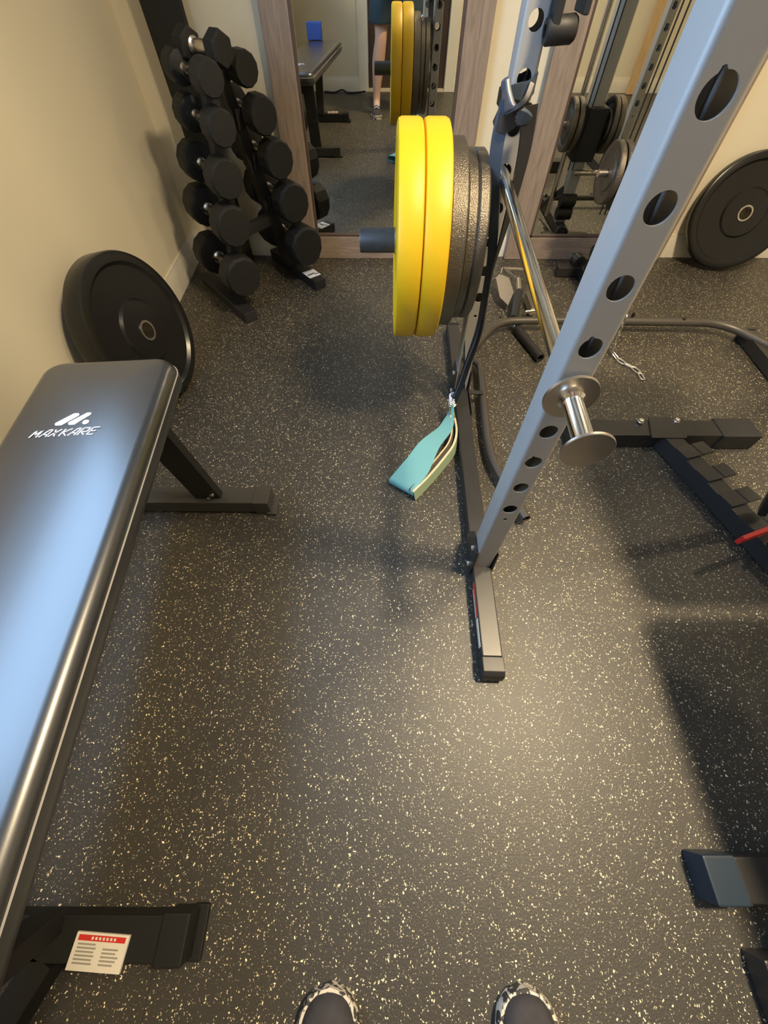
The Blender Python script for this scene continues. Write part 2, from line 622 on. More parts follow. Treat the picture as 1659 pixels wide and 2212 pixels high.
# ------------------------------------------------------------------ mirrors
def wall_mirror(x0, x1, label):
    yf, H, b, th = 2.328, 1.66, .103, .03
    fw = .108
    t = thing('floor_mirror', label, 'mirror', ((x0 + x1) / 2, yf + th, 0), (0, 0, 0), 'framed mirrors leaning on the back wall')
    w = (x1 - x0) / 2
    for sx in (-1, 1):
        a = MB()
        pr = [(w, 0), (w, H), (w - fw, H - fw), (w - fw, b)]
        a.prism([(sx * p[0], p[1]) for p in pr], (0, -th, 0), (1, 0, 0), (0, 0, 1), (0, th, 0))
        a.build('frame_side', M['frame'], t, False, bevel=.004)
    for z0, z1, in ((0, b), (H, H - fw)):
        a = MB()
        pr = [(-w, z0), (w, z0), (w - fw, z1), (-w + fw, z1)]
        a.prism(pr, (0, -th, 0), (1, 0, 0), (0, 0, 1), (0, th, 0))
        a.build('frame_rail', M['frame_h'], t, False, bevel=.004)
    a = MB()   # dark inner lip
    q = .010
    for (xa, xb, za, zb) in [(-w + fw, -w + fw + q, b, H - fw), (w - fw - q, w - fw, b, H - fw), (-w + fw, w - fw, b, b + q), (-w + fw, w - fw, H - fw - q, H - fw)]:
        a.box(xa, xb, -th + .004, -.004, za, zb)
    a.build('inner_lip', M['frame_dark'], t, False)
    a = MB()
    a.box(-w + fw + .002, w - fw - .002, -.014, -.010, b + .002, H - fw - .002)
    a.build('mirror_glass', M['mirror'], t, False)
    return t


wall_mirror(-.472, .402, 'tall mirror in a grey-brown wood frame behind the yellow weight plates')
wall_mirror(.652, 1.50, 'tall mirror in a grey-brown wood frame behind the near grey rack upright')

# ------------------------------------------------------------------ power rack
RY = -1.43
rack = thing('power_rack', 'large silver and black power rack with round-holed uprights and lat tower', 'power rack', (.2442, .4577, 0), (0, 0, R(RY)))
RM = WM(rack)
W_, D_ = .0501, .0574


def holed_tube(holes, z0, z1, ox, oy, w=W_, dd=D_, flat=.0065):
    """vertical rectangular tube with real round holes through front and rear walls; holes: list (z, r, notch)"""
    b = MB()
    bm = b.bm
    th = .0028
    N = 40

    def face(y, yin, holes):
        # strips of cells between mid-lines
        xa, xb = ox + flat, ox + w - flat
        cx = ox + w / 2
        hs = sorted(holes)
        cuts = [z0]
        for p, q in zip(hs[:-1], hs[1:]):
            cuts.append((p[0] + q[0]) / 2)
        cuts.append(z1)
        for (hz, hr, notch), za, zb in zip(hs, cuts[:-1], cuts[1:]):
            ring, ring2, rect = [], [], []
            for i in range(N):
                an = 2 * math.pi * i / N + math.pi / N
                r_ = hr
                if notch and abs(an - math.pi * .60) < .16:
                    r_ = hr * 1.22
                px, pz = math.cos(an), math.sin(an)
                ring.append(bm.verts.new((cx + r_ * px, y, hz + r_ * pz)))
                ring2.append(bm.verts.new((cx + r_ * px, yin, hz + r_ * pz)))
                k = min((xb - cx) / max(abs(px), 1e-6), ((zb - hz) if pz > 0 else (hz - za)) / max(abs(pz), 1e-6))
                rect.append([cx + k * px, y, hz + k * pz])
            # snap the nearest rect points to the corners
            for (qx, qz) in [(xa, za), (xb, za), (xa, zb), (xb, zb)]:
                j = min(range(N), key=lambda i: (rect[i][0] - qx) ** 2 + (rect[i][2] - qz) ** 2)
                rect[j] = [qx, y, qz]
            rv = [bm.verts.new(p) for p in rect]
            for i in range(N):
                j = (i + 1) % N
                bm.faces.new([ring[i], rv[i], rv[j], ring[j]])
                bm.faces.new([ring[i], ring[j], ring2[j], ring2[i]])

    hs = sorted(holes)
    face(oy, oy + th, holes)
    face(oy + dd, oy + dd - th, holes)
    # sides and rounded corners: one open shell each side
    r = flat
    for sx in (-1, 1):
        prof = []
        cx = ox + (r if sx < 0 else w - r)
        for k in range(7):
            an = math.pi / 2 * k / 6
            prof.append((cx + sx * r * math.sin(an), oy + r - r * math.cos(an)))
        for k in range(7):
            an = math.pi / 2 * k / 6
            prof.append((cx + sx * r * math.cos(an), oy + dd - r + r * math.sin(an)))
        A = [bm.verts.new((p[0], p[1], z0)) for p in prof]
        B = [bm.verts.new((p[0], p[1], z1)) for p in prof]
        for i in range(len(A) - 1):
            bm.faces.new([A[i], A[i + 1], B[i + 1], B[i]])
        # inner wall so the tube has thickness
        xi = ox + (th if sx < 0 else w - th)
        q = [bm.verts.new(p) for p in [(xi, oy + th, z0), (xi, oy + dd - th, z0), (xi, oy + dd - th, z1), (xi, oy + th, z1)]]
        bm.faces.new(q)
    for z in (z0, z1):
        q = [bm.verts.new(p) for p in [(ox + .002, oy + .002, z), (ox + w - .002, oy + .002, z), (ox + w - .002, oy + dd - .002, z), (ox + .002, oy + dd - .002, z)]]
        bm.faces.new(q)
    return b


def upright(ox, oy, holes, z0=.05):
    b = holed_tube(holes, z0, 2.12, ox, oy)
    bm = b.bm
    me = bpy.data.meshes.new('upright')
    bm.normal_update()
    # outward normals: leave as built, Cycles is two sided for opaque materials
    bm.to_mesh(me)
    bm.free()
    me.materials.append(M['silver'])
    me.shade_smooth()
    me.set_sharp_from_angle(angle=R(40))
    o = bpy.data.objects.new('upright', me)
    C.objects.link(o)
    o.parent = rack
    return o


near_h = [(.9432 - .0762 * k, .0148, k in (0, 3, 6)) for k in range(-15, 9)] + [(.293, .0045, False)]
far_h = [(.692 + .0748 * k, .0145, k % 3 == 1) for k in range(-4, 20)] + [(.335, .0045, False)]
RW = 1.285  # distance between left and right posts
upright(0, 0, near_h)
upright(-.0022, .732, far_h)
upright(RW, 0, near_h)
upright(RW, .732, far_h)


def rpart(b, name, m, **k):
    """b built in rack-local coordinates"""
    return b.build(name, m, rack, False, **k)


for i, bx in enumerate((0.0, RW)):
    b = MB()
    b.box(bx, bx + .050, -.238, 1.16, .004, .052)
    base = rpart(b, 'base_tube', M['black'], bevel=.004)
    b = MB()   # rubber toe cap with a sloped nose
    pr = [(-.238, .000), (-.238, .0535), (-.2725, .0535), (-.283, .045), (-.287, .020), (-.283, 0)]
    b.prism(pr, (bx - .0012, 0, 0), (0, 1, 0), (0, 0, 1), (.0524, 0, 0))
    rpart(b, 'toe_cap', M['plastic'], bevel=.0025)
    b = MB()
    b.box(bx - .001, bx + .051, 1.16, 1.175, 0, .054)
    rpart(b, 'end_cap', M['plastic'], bevel=.002)
    for oy in (0, .732):
        for sx in (0, 1):
            b = MB()
            x = bx - .0045 if sx == 0 else bx + W_ + .0005
            pr = [(-.008, .012), (.105, .012), (.105, .060), (.066, .128), (.0, .128), (-.008, .060)]
            b.prism([(oy + p[0], p[1]) for p in pr], (x, 0, 0), (0, 1, 0), (0, 0, 1), (.004, 0, 0))
            rpart(b, 'foot_bracket', M['black'], bevel=.0008)
            for (yy, zz) in [(.030, .100), (.018, .030)] if sx == 0 else [(.030, .100)]:
                b = MB()
                xx = x - .006 if sx == 0 else x + .004
                b.lathe([(0, 0), (.006, 0), (.0075, .002), (.0075, .006), (0, .006)], (xx, oy + yy, zz), (1, 0, 0), 6)
                rpart(b, 'bolt', M['bolt'])
    b = MB()   # top rail
    b.box(bx, bx + .050, -.05, .86, 2.07, 2.12)
    rpart(b, 'top_rail', M['silver'], bevel=.004)
for oy in (0, .732):
    b = MB()
    b.box(.05, RW, oy + .004, oy + .053, 2.07, 2.12)
    rpart(b, 'cross_rail', M['silver'], bevel=.004)
# warning strip on the side of the near foot
b = MB()
b.box(-.0009, 0, -.075, -.045, .030, .046)
b.box(-.0009, 0, -.140, -.075, .036, .046)
s1 = rpart(b, 'warning_sticker', M['redlabel'])
b = MB()
b.box(-.0011, 0, -.140, -.060, .026, .0335)
b.box(-.0011, 0, -.215, -.143, .028, .046)
b.build('sticker_text_area', M['label'], rack, False)
# bent rear stabiliser joining both base tubes
iRM = RM.inverted()


def loc(p):
    return iRM @ V(p)


pts = fillet([(.322, 1.36, .05), (.40, 1.50, .05), (.50, 1.645, .05), (.76, 1.652, .05), (1.44, 1.640, .05), (1.52, 1.60, .05), (1.62, 1.45, .05), (1.60, 1.36, .05)], .10, 8)
b = MB()
b.tube([loc(p) for p in pts], .0165, 16)
rpart(b, 'rear_stabilizer', M['greyt'])
for (x, y) in [(1.105, 1.680), (1.02, 1.655), (1.31, 1.640)]:
    b = MB()
    p = loc((x, y, .036))
    b.cyl(p, p + V((0, 0, .034)), .007, 10)
    rpart(b, 'bolt', M['blackm'])
# brace tube running forward beside the left base
pts = fillet([(.352, 1.40, .035), (.386, 1.36, .035), (.366, 1.10, .035), (.357, .93, .035), (.362, .84, .035), (.385, .76, .035), (.428, .622, .035)], .05, 6)
b = MB()
b.tube([loc(p) for p in pts], .0145, 16, inner=.0125)
rpart(b, 'side_brace', M['greyt'])
b = MB()
b.box(.050, .107, .705, .725, .048, .053)
rpart(b, 'brace_tab', M['black'], bevel=.0008)
b = MB()
b.box(.052, .0545, .60, .80, .012, .060)
rpart(b, 'side_plate', M['black'], bevel=.0008)

# weight horn on the far upright (stays on the rack)
PZ, PY = .534, 1.217
b = MB()
b.lathe([(0, 0), (.045, 0), (.045, .006), (.030, .008), (.030, .02), (.0245, .021), (.0245, .20)], loc((.2575, PY, PZ)), iRM.to_3x3() @ V((-1, 0, 0)), 40)
rpart(b, 'weight_horn', M['chrome_r'])
b = MB()
b.lathe([(.0245, 0), (.0288, .001), (.0288, .127), (.0275, .130), (0, .130)], loc((.060, PY, PZ)), iRM.to_3x3() @ V((-1, 0, 0)), 48)
rpart(b, 'horn_sleeve', mat('worn_black_sleeve', (.05, .052, .058), .42, 0, .6, (60, .1, .001), (40, .4)))

# J-cup on far upright, upper right
jx, jy, jz = .052, .718, .905
b = MB()
b.box(jx - .006, jx + .010, jy - .02, jy + .07, jz - .01, jz + .17)
b.box(jx + .046, jx + .058, jy - .02, jy + .05, jz + .02, jz + .17)
b.box(jx - .006, jx + .058, jy - .02, jy + .05, jz + .155, jz + .17)
jc = rpart(b, 'bar_hook', M['blackm'], bevel=.003)
b = MB()
b.lathe([(.009, -.001), (.017, 0), (.0195, .004), (.0195, .052), (.016, .057), (0, .057)], (jx - .012, jy - .004, jz), (1, .1, .05), 36)
b.lathe([(0, .012), (.009, .010), (.009, -.001)], (jx - .012, jy - .004, jz), (1, .1, .05), 36)
jr = b.build('hook_roller', M['blackm'], rack, False)

# --- lat tower in the middle of the rear (seen in the right mirror)
tx, ty = 1.02, 2.00


def wpart(b, name, m, **k):
    return b.build(name, m, rack, True, **k)


b = MB()
b.box(tx - .028, tx + .028, ty - .03, ty + .03, .05, 2.1)
wpart(b, 'tower_post', M['silver'], bevel=.005)
b = MB()
b.box(tx - .025, tx + .025, 1.66, 2.28, .006, .055)
wpart(b, 'tower_base', M['black'], bevel=.004)
for s_ in (-1, 1):
    b = MB()
    b.beam((tx + s_ * .03, ty, .20), (tx + s_ * .06, ty - .20, .05), .012, .03)
    wpart(b, 'tower_brace', M['black'], bevel=.002)
b = MB()
b.box(tx - .13, tx + .13, 2.13, 2.185, .004, .048)
wpart(b, 'tower_foot', M['black'], bevel=.006)
b = MB()
b.lathe([(.018, 0), (.030, .001), (.030, .05), (.018, .05)], (.985, 2.20, .062), (.1, -.55, .0), 28, True)
wpart(b, 'tower_roller', M['plastic'])
for s_ in (-1, 1):
    b = MB()
    b.cyl((tx + s_ * .055, ty - .07, .05), (tx + s_ * .055, ty - .07, 2.08), .0125, 20)
    wpart(b, 'guide_rod', M['chrome_r'])
b = MB()
b.cyl((tx - .040, ty + .066, .3), (tx - .040, ty + .066, 2.05), .003, 8)
wpart(b, 'cable', M['blackm'])
b = MB()
b.cyl((tx - .062, ty + .066, .3), (tx - .062, ty + .066, 2.05), .003, 8)
wpart(b, 'cable', M['blackm'])
b = MB()
b.box(tx - .055, tx + .055, ty - .10, ty + .06, .33, .53)
wpart(b, 'carriage', M['blackm'], bevel=.006)
b = MB()
b.cyl((tx - .16, ty + .01, .46), (tx + .155, ty + .01, .46), .0125, 24)
wpart(b, 'carriage_horn', M['chrome_r'])
b = MB()
b.cyl((tx - .02, ty + .05, .285), (tx + .205, ty + .05, .285), .0125, 24)
wpart(b, 'low_horn', M['chrome_r'])
for zz in (.16, .10):
    b = MB()
    b.cyl((tx - .04, ty + .034, zz), (tx + .04, ty + .034, zz), .03, 24)
    wpart(b, 'low_pulley', M['blackm'])


# ------------------------------------------------------------------ weight plates
def plate(name, label, cat, R_, th, m, loc_, axis, group, bumper=True, holer=.0255, ring=M['chrome_r'], edge=None):
    """axis = outward normal of the showing face; origin at plate centre (mid thickness)"""
    t = thing(name, label, cat, loc_, V(axis).to_track_quat('X', 'Z').to_euler(), group)
    a = MB()
    h = th / 2
    if bumper:
        pr = [(holer + .006, -h), (.062, -h), (.066, -h + .010), (R_ - .040, -h + .010), (R_ - .032, -h), (R_ - .010, -h), (R_ - .003, -h + .003), (R_, -h + .010),
              (R_, h - .010), (R_ - .003, h - .003), (R_ - .010, h), (R_ - .030, h), (R_ - .040, h - .010), (.100, h - .012), (.092, h - .004), (.060, h - .002),
              (holer + .006, h - .002)]
    else:
        pr = [(holer + .001, -h), (.055, -h), (.060, -h + .006), (R_ - .028, -h + .007), (R_ - .020, -h + .002), (R_ - .004, -h), (R_, -h + .004),
              (R_, h - .004), (R_ - .004, h), (R_ - .020, h - .002), (R_ - .028, h - .007), (.060, h - .006), (.055, h), (holer + .001, h)]
    a.lathe(pr, (0, 0, 0), (1, 0, 0), 96, True)
    a.build('disc', m, t, False, sharp=28)
    if bumper:
        a = MB()
        a.lathe([(holer, -h - .001), (holer + .0062, -h - .001), (holer + .0062, h + .0015), (holer, h + .0015)], (0, 0, 0), (1, 0, 0), 48, True)
        a.build('steel_insert', ring, t, False)
    return t


G = 'plates on the far upright horn'
plate('bumper_plate', 'bright yellow rubber bumper plate, outer one beside the bare horn sleeve end', 'weight plate', .242, .0605, M['yellow'], (.0565, PY, PZ), (-1, 0, 0), G)
plate('bumper_plate', 'bright yellow rubber bumper plate, inner one touching the grey iron plates', 'weight plate', .242, .0605, M['yellow'], (.1178, PY, PZ), (-1, 0, 0), G)
plate('iron_plate', 'large hammertone grey iron plate directly behind the two yellow plates', 'weight plate', .210, .040, M['iron'], (.1690, PY, PZ), (-1, 0, 0), G, False)
plate('iron_plate', 'smaller grey iron plate, middle one of the three iron plates', 'weight plate', .190, .026, M['iron'], (.2025, PY, PZ), (-1, 0, 0), G, False)
plate('iron_plate', 'smaller grey iron plate closest to the silver rack upright', 'weight plate', .190, .026, M['iron'], (.2290, PY, PZ), (-1, 0, 0), G, False)

n1 = V((.970, -.127, .207)).normalized()
plate('bumper_plate', 'thick black bumper plate leaning against the left wall beside the bench', 'weight plate', .233, .072, M['bumper'], V((-.814, 1.246, .246)) - n1 * .036, n1, None)
n2 = V((-.132, -.944, .302)).normalized()
plate('bumper_plate', 'black bumper plate leaning on the back wall at the right edge', 'weight plate', .232, .052, M['bumper'], V((1.756, 2.262, .240)) - n2 * .026, n2, None)
# tower plates
for (x, r_, th, z, wh) in [(tx - .082, .100, .024, .46, 'inner plate left of the black carriage, seen in the right mirror'),
                           (tx - .112, .100, .024, .46, 'outer plate left of the black carriage, seen in the right mirror'),
                           (tx + .082, .105, .024, .46, 'inner plate right of the black carriage, seen in the right mirror'),
                           (tx + .110, .105, .024, .46, 'outer plate right of the black carriage, seen in the right mirror')]:
    plate('iron_plate', 'small dark iron ' + wh, 'weight plate', r_, th, M['iron'], (x, ty + .01, z), (-1, 0, 0), 'plates on the lat tower', False, holer=.0135)
plate('iron_plate', 'large dark iron plate on the low chrome horn in the right mirror', 'weight plate', .13, .03, M['iron'], (tx + .165, ty + .05, .285), (-1, 0, 0), 'plates on the lat tower', False, holer=.0135)

# ------------------------------------------------------------------ safety bar with two discs
A_ = V((.2795, 1.262, .696))
B_ = V((.2705, .352, .634))
dr = (B_ - A_).normalized()
sb = thing('safety_bar', 'chrome safety bar running through both left uprights with end discs', 'safety bar', tuple(A_))
L_ = (B_ - A_).length


def bp_(y):
    return A_ + (B_ - A_) * ((A_.y - y) / (A_.y - B_.y))


b = MB()
b.cyl(A_, bp_(.453), .0135, 40, ch=.001)
b.build('bar', M['chrome'], sb)
b = MB()
b.cyl(bp_(.4525), bp_(.4475), .0395, 64, ch=.001)
b.build('stop_disc', M['chrome_r'], sb)
b = MB()
p0 = bp_(.4475)
b.lathe([(0, 0), (.019, 0), (.019, .005), (.0145, .009), (.0155, .011), (.0145, .014), (.0145, .092), (0, .092)], p0, dr, 40)
b.build('grip', M['chrome'], sb)
b = MB()
b.cyl(bp_(.356), bp_(.351), .0350, 64, ch=.001)
b.build('end_disc', M['chrome_r'], sb)

# ------------------------------------------------------------------ resistance bands
rb = thing('resistance_band', 'dark slate resistance band looped on the far upright and hanging down', 'resistance band', (.28, 1.17, .8))
up = []
K = V((.272, 1.150, .800))
# left strand
st1 = smooth_path([(.252, 1.155, .815), (.246, 1.150, .76), (.252, 1.150, .70), (.270, 1.145, .62), (.284, 1.135, .52), (.286, 1.125, .42), (.282, 1.11, .34), (.266, 1.10, .24), (.256, 1.095, .15), (.243, 1.09, .075)], 8)
wd = []
for i in range(len(st1)):
    f_ = i / (len(st1) - 1)
    an = R(10 + 120 * f_ ** 1.3)
    wd.append((math.cos(an), -math.sin(an), 0))
ws = [.030 - .010 * (i / len(st1)) for i in range(len(st1))]
b = MB()
b.ribbon(st1, wd, ws, .004)
b.build('strap', M['band'], rb, sharp=60)
st2 = smooth_path([(.300, 1.150, .810), (.308, 1.145, .74), (.306, 1.140, .66), (.298, 1.13, .58), (.290, 1.12, .50), (.290, 1.115, .42), (.286, 1.10, .34), (.270, 1.09, .24), (.258, 1.085, .15), (.246, 1.085, .075)], 8)
wd = []
for i in range(len(st2)):
    f_ = i / (len(st2) - 1)
    an = R(-15 - 150 * f_ ** 1.2)
    wd.append((math.cos(an), -math.sin(an), 0))
b = MB()
b.ribbon(st2, wd, [.034 - .012 * (i / len(st2)) for i in range(len(st2))], .004)
b.build('strap', M['bandin'], rb, sharp=60)
# the knot round the upright: bands wrapping around
for (z, r1, dz, tw, m_) in [(.825, .036, .012, 8, 'band'), (.800, .039, -.010, -10, 'bandin')]:
    cxk, cyk = .281, 1.215
    lp = []
    wv = []
    for i in range(33):
        a = 2 * math.pi * i / 32
        # rounded-square loop around the post
        ca, sa = math.cos(a), math.sin(a)
        kx = (abs(ca) ** .5) * (1 if ca > 0 else -1) * (.031)
        ky = (abs(sa) ** .5) * (1 if sa > 0 else -1) * (.036)
        lp.append((cxk + kx * r1 / .036, cyk + ky * r1 / .036, z + dz * ca))
        wv.append((0, 0, 1))
    b = MB()
    b.ribbon(lp, wv, .026, .004)
    b.build('wrap', M[m_], rb, sharp=60)
b = MB()
b.ribbon(smooth_path([(.243, 1.165, .845), (.250, 1.155, .82), (.262, 1.142, .80), (.285, 1.140, .795), (.305, 1.148, .79)], 6), [(0, -.4, 1)] * 25, [.016 + .016 * math.sin(math.pi * i / 24) for i in range(25)], .012)
b.build('knot', M['band'], rb, bevel=.003, sharp=60)
b = MB()
b.ribbon(smooth_path([(.238, 1.168, .79), (.246, 1.150, .783), (.262, 1.140, .790), (.280, 1.138, .812), (.292, 1.150, .84)], 6), [(.3, -.3, 1)] * 25, [.020 + .012 * math.sin(math.pi * i / 24) for i in range(25)], .010)
b.build('knot', M['bandin'], rb, bevel=.003, sharp=60)

tb = thing('fabric_band', 'teal and pale green fabric band loop lying on the floor left of the rack base', 'resistance band', (.1, .8, 0))
K0 = (.243, 1.088, .070)
b = MB()
P1 = smooth_path([(.243, 1.088, .075), (.238, 1.055, .066), (.226, 1.020, .060), (.205, .965, .062), (.150, .895, .060), (.105, .815, .046), (.062, .757, .034)], 8)
n_ = len(P1)
wd = []
wv = []
for i in range(n_):
    f_ = i / (n_ - 1)
    a = R(60 * (1 - f_) ** 2 + 6)
    wd.append((math.cos(a) * .80, -math.cos(a) * .60, math.sin(a)))
    wv.append(.014 + (.096 - .014) * min(1, max(0, (f_ - .05) / .80)) ** 1.1)
b.ribbon(P1, wd, wv, .0022)
b.build('top_strand', M['teal'], tb, sharp=60)
b = MB()   # fold at the tip, curling down to the floor
wdir = V((.80, -.60, .10)).normalized()
nd = V((-.60, -.80, 0)).normalized()
P2 = [V((.062, .757, .034)) + nd * (.013 * math.sin(a)) + V((0, 0, -.015 + .015 * math.cos(a))) for a in [math.pi * i / 8 for i in range(9)]]
b.ribbon(P2 + [V((.075, .772, .0035)), V((.090, .792, .0035))], [wdir] * 11, .096, .0022)
b.build('fold', M['teal'], tb, sharp=60)
b = MB()   # lower strand standing on its edge at the right
P3 = smooth_path([(.096, .712, .022), (.150, .775, .024), (.205, .850, .026), (.240, .905, .030), (.255, .965, .036), (.250, 1.03, .050), (.244, 1.085, .066)], 8)
b.ribbon(P3, [(-.22, .18, 1)] * len(P3), [.036 - .016 * max(0, i / len(P3) - .5) for i in range(len(P3))], .0024)
b.build('lower_strand', M['mint'], tb, sharp=60)
b = MB()
P4 = [p + V((-.012, .010, .0)) for p in P3]
b.ribbon(P4, [(-.35, .28, 1)] * len(P4), .040, .0015)
b.build('inner_layer', M['bandgrey'], tb, sharp=60)
b = MB()
P5 = [p + V((-.0055, .0045, .019)) for p in P3[:-10]]
b.ribbon(P5, [(-.9, .5, .2)] * len(P5), .007, .0012)
P6 = [p + V((-.020, .0165, .021)) for p in P3[6:-10]]
b.ribbon(P6, [(-.9, .5, .2)] * len(P6), .005, .0012)
b.build('stripe', M['cream'], tb, sharp=60)
b = MB()
for i in range(5):
    z = .068 + .007 * i
    c = V((.2435, 1.088 + .002 * i, z))
    b.lathe([(.010, -.003), (.0145, -.002), (.0145, .002), (.010, .003)], c, (.08 * (i % 2), -.45, 1), 20, True)
b.build('tie', M['print_'], tb)

# ------------------------------------------------------------------ chain lying on the floor
ch = thing('chain', 'short bright steel chain hanging behind the rack and trailing onto the floor', 'chain', (.97, 1.47, 0))
cpath = [V((.962, 1.500, .150)), V((.963, 1.498, .118)), V((.964, 1.492, .086)), V((.965, 1.486, .054)), V((.966, 1.478, .022)), V((.975, 1.450, .0055)),
         V((.990, 1.425, .0045)), V((1.008, 1.402, .0045)), V((1.018, 1.368, .0045)), V((1.022, 1.328, .0045))]
cpath = [V((.962, 1.502, .160)), V((.963, 1.498, .124)), V((.9645, 1.492, .088)), V((.966, 1.484, .052)), V((.968, 1.470, .016)),
         V((.985, 1.440, .006)), V((1.005, 1.412, .005)), V((1.030, 1.388, .005)), V((1.045, 1.352, .005)), V((1.045, 1.312, .005))]
for i, (p, q) in enumerate(zip(cpath[:-1], cpath[1:])):
    d = (q - p)
    Ln = d.length
    d.normalize()
    up_ = V((0, 0, 1)) if i % 2 == 0 and i > 4 else V((1, -.3, .2))
    if i > 4:
        up_ = V((0, 0, 1)) if i % 2 else V((.2, .3, 1))
    a = d.cross(up_).normalized()
    hw = .0095
    lnk = []
    e = .004
    for k in range(8):
        an = math.pi / 2 + math.pi * k / 7
        lnk.append(p + d * (hw - e + hw * math.cos(an)) + a * hw * math.sin(an))
    for k in range(8):
        an = -math.pi / 2 + math.pi * k / 7
        lnk.append(p + d * (Ln - hw + e + hw * math.cos(an)) + a * hw * math.sin(an))
    lnk.append(lnk[0])
    b = MB()
    b.tube(lnk, .0026, 8)
    b.build('link', M['bolt'], ch)

# ------------------------------------------------------------------ V handle on the floor behind the rack
vh = thing('row_handle', 'chrome double row handle with black grips lying behind the rack bar', 'cable handle', (.62, 1.75, 0))
b = MB()   # chrome end plate left
b.prism([(0, 0), (.050, .075), (.045, .165), (0, .195), (-.030, .17), (-.035, .05)], (.575, 1.80, .035), (.80, -.1, .1), (-.10, 1, .25), (.004, .002, -.004))
b.build('end_plate', M['chrome_r'], vh, bevel=.0012)
b = MB()
b.tube(fillet([(.560, 1.985, .085), (.578, 2.045, .085), (.680, 2.05, .080), (.745, 2.06, .030), (.755, 2.05, .012)], .01, 4), .006, 10)
b.build('chrome_rod', M['chrome'], vh)
b = MB()
b.tube([(.590, 2.030, .085), (.632, 1.945, .075)], .0075, 10)
b.build('chrome_rod', M['chrome'], vh)
b = MB()
b.cyl((.640, 1.955, .075), (.632, 1.870, .06), .0135, 24, ch=.001)
b.build('grip_end', M['chrome'], vh)
b = MB()
b.cyl((.632, 1.872, .06), (.585, 1.70, .030), .019, 28, ch=.002)
b.build('grip', M['plastic'], vh)
b = MB()
b.box(.672, .700, 1.76, 1.90, .010, .05)
b.build('end_plate', M['chrome_r'], vh, bevel=.002)
b = MB()
b.tube(fillet([(.545, 1.755, .03), (.548, 1.73, .02), (.585, 1.665, .012)], .01, 4), .006, 10)
b.build('chrome_rod', M['chrome'], vh)
b = MB()
b.tube([(.648, 1.755, .03), (.695, 1.755, .034)], .007, 10)
b.build('chrome_rod', M['chrome'], vh)
b = MB()
b.tube([(.590, 1.635, .020), (.612, 1.56, .020), (.650, 1.425, .020)], .0185, 24, inner=.013)
b.build('grip', M['plastic'], vh)
b = MB()
b.cyl((.585, 1.665, .02), (.592, 1.62, .02), .013, 20)
b.build('grip_end', M['chrome_r'], vh)


# ------------------------------------------------------------------ dumbbells and their rack
AX = V((.63, -.77, 0)).normalized()
PERP = V((.77, .63, 0)).normalized()


def make_dumbbell(label, Rd, Lt, sides=12):
    t = thing('dumbbell', label, 'dumbbell', group='dumbbells on the A-frame rack')
    gap = Lt * .45
    th = (Lt - gap) / 2
    for s_ in (-1, 1):
        a = MB()
        h0 = gap / 2
        pr = [(0, h0), (Rd * .55, h0), (Rd * .93, h0 + Rd * .12), (Rd, h0 + Rd * .25), (Rd, h0 + th - Rd * .16), (Rd * .90, h0 + th), (0, h0 + th)]
        a.lathe([(r_, hh * s_) for r_, hh in pr], (0, 0, 0), (1, 0, 0), sides, rot=math.pi / sides)
        a.build('head', M['rubber'], t, False, bevel=.0015, sharp=25)
    a = MB()
    g = gap / 2 + .002
    a.lathe([(.021, -g), (.0225, -g * .8), (.0165, -g * .72), (.0185, -g * .3), (.0195, 0), (.0185, g * .3), (.0165, g * .72), (.0225, g * .8), (.021, g)], (0, 0, 0), (1, 0, 0), 24)
    a.build('handle', M['chrome_r'], t, False)
    return t


ROWS = ['top row', 'second row from the top', 'middle row', 'fourth row from the top', 'bottom row']
LEFT = [(-.548, 1.80, .744, .046), (-.551, 1.80, .630, .0525), (-.580, 1.80, .492, .0635), (-.596, 1.78, .348, .0715), (-.607, 1.76, .167, .080)]
RIGHT = [(-.483, 2.02, .733, .047), (-.454, 2.03, .615, .058), (-.425, 2.04, .485, .065), (-.394, 2.05, .336, .0745), (-.364, 2.05, .166, .083)]
LEN = [.30, .31, .325, .345, .36]
ang = math.atan2(AX.y, AX.x)
first = {}
cents = {'L': [], 'R': []}
proto = make_dumbbell('x', .07, .33)
used = False
for side, rows in (('L', LEFT), ('R', RIGHT)):
    for i, (x, y, z, r_) in enumerate(rows):
        L2 = LEN[i]
        c = V((x, y, z)) - AX * (L2 / 2)
        cents[side].append(c)
        lab = 'black round-headed dumbbell on the %s side of the rack, %s' % ('left' if side == 'L' else 'right', ROWS[i])
        scl = (L2 / .33, r_ / .07, r_ / .07)
        if not used:
            used = True
            proto.location = c
            proto.rotation_euler = (0, 0, ang)
            proto.scale = scl
            proto['label'] = lab
        else:
            dup(proto, c, (0, 0, ang), lab, scl)

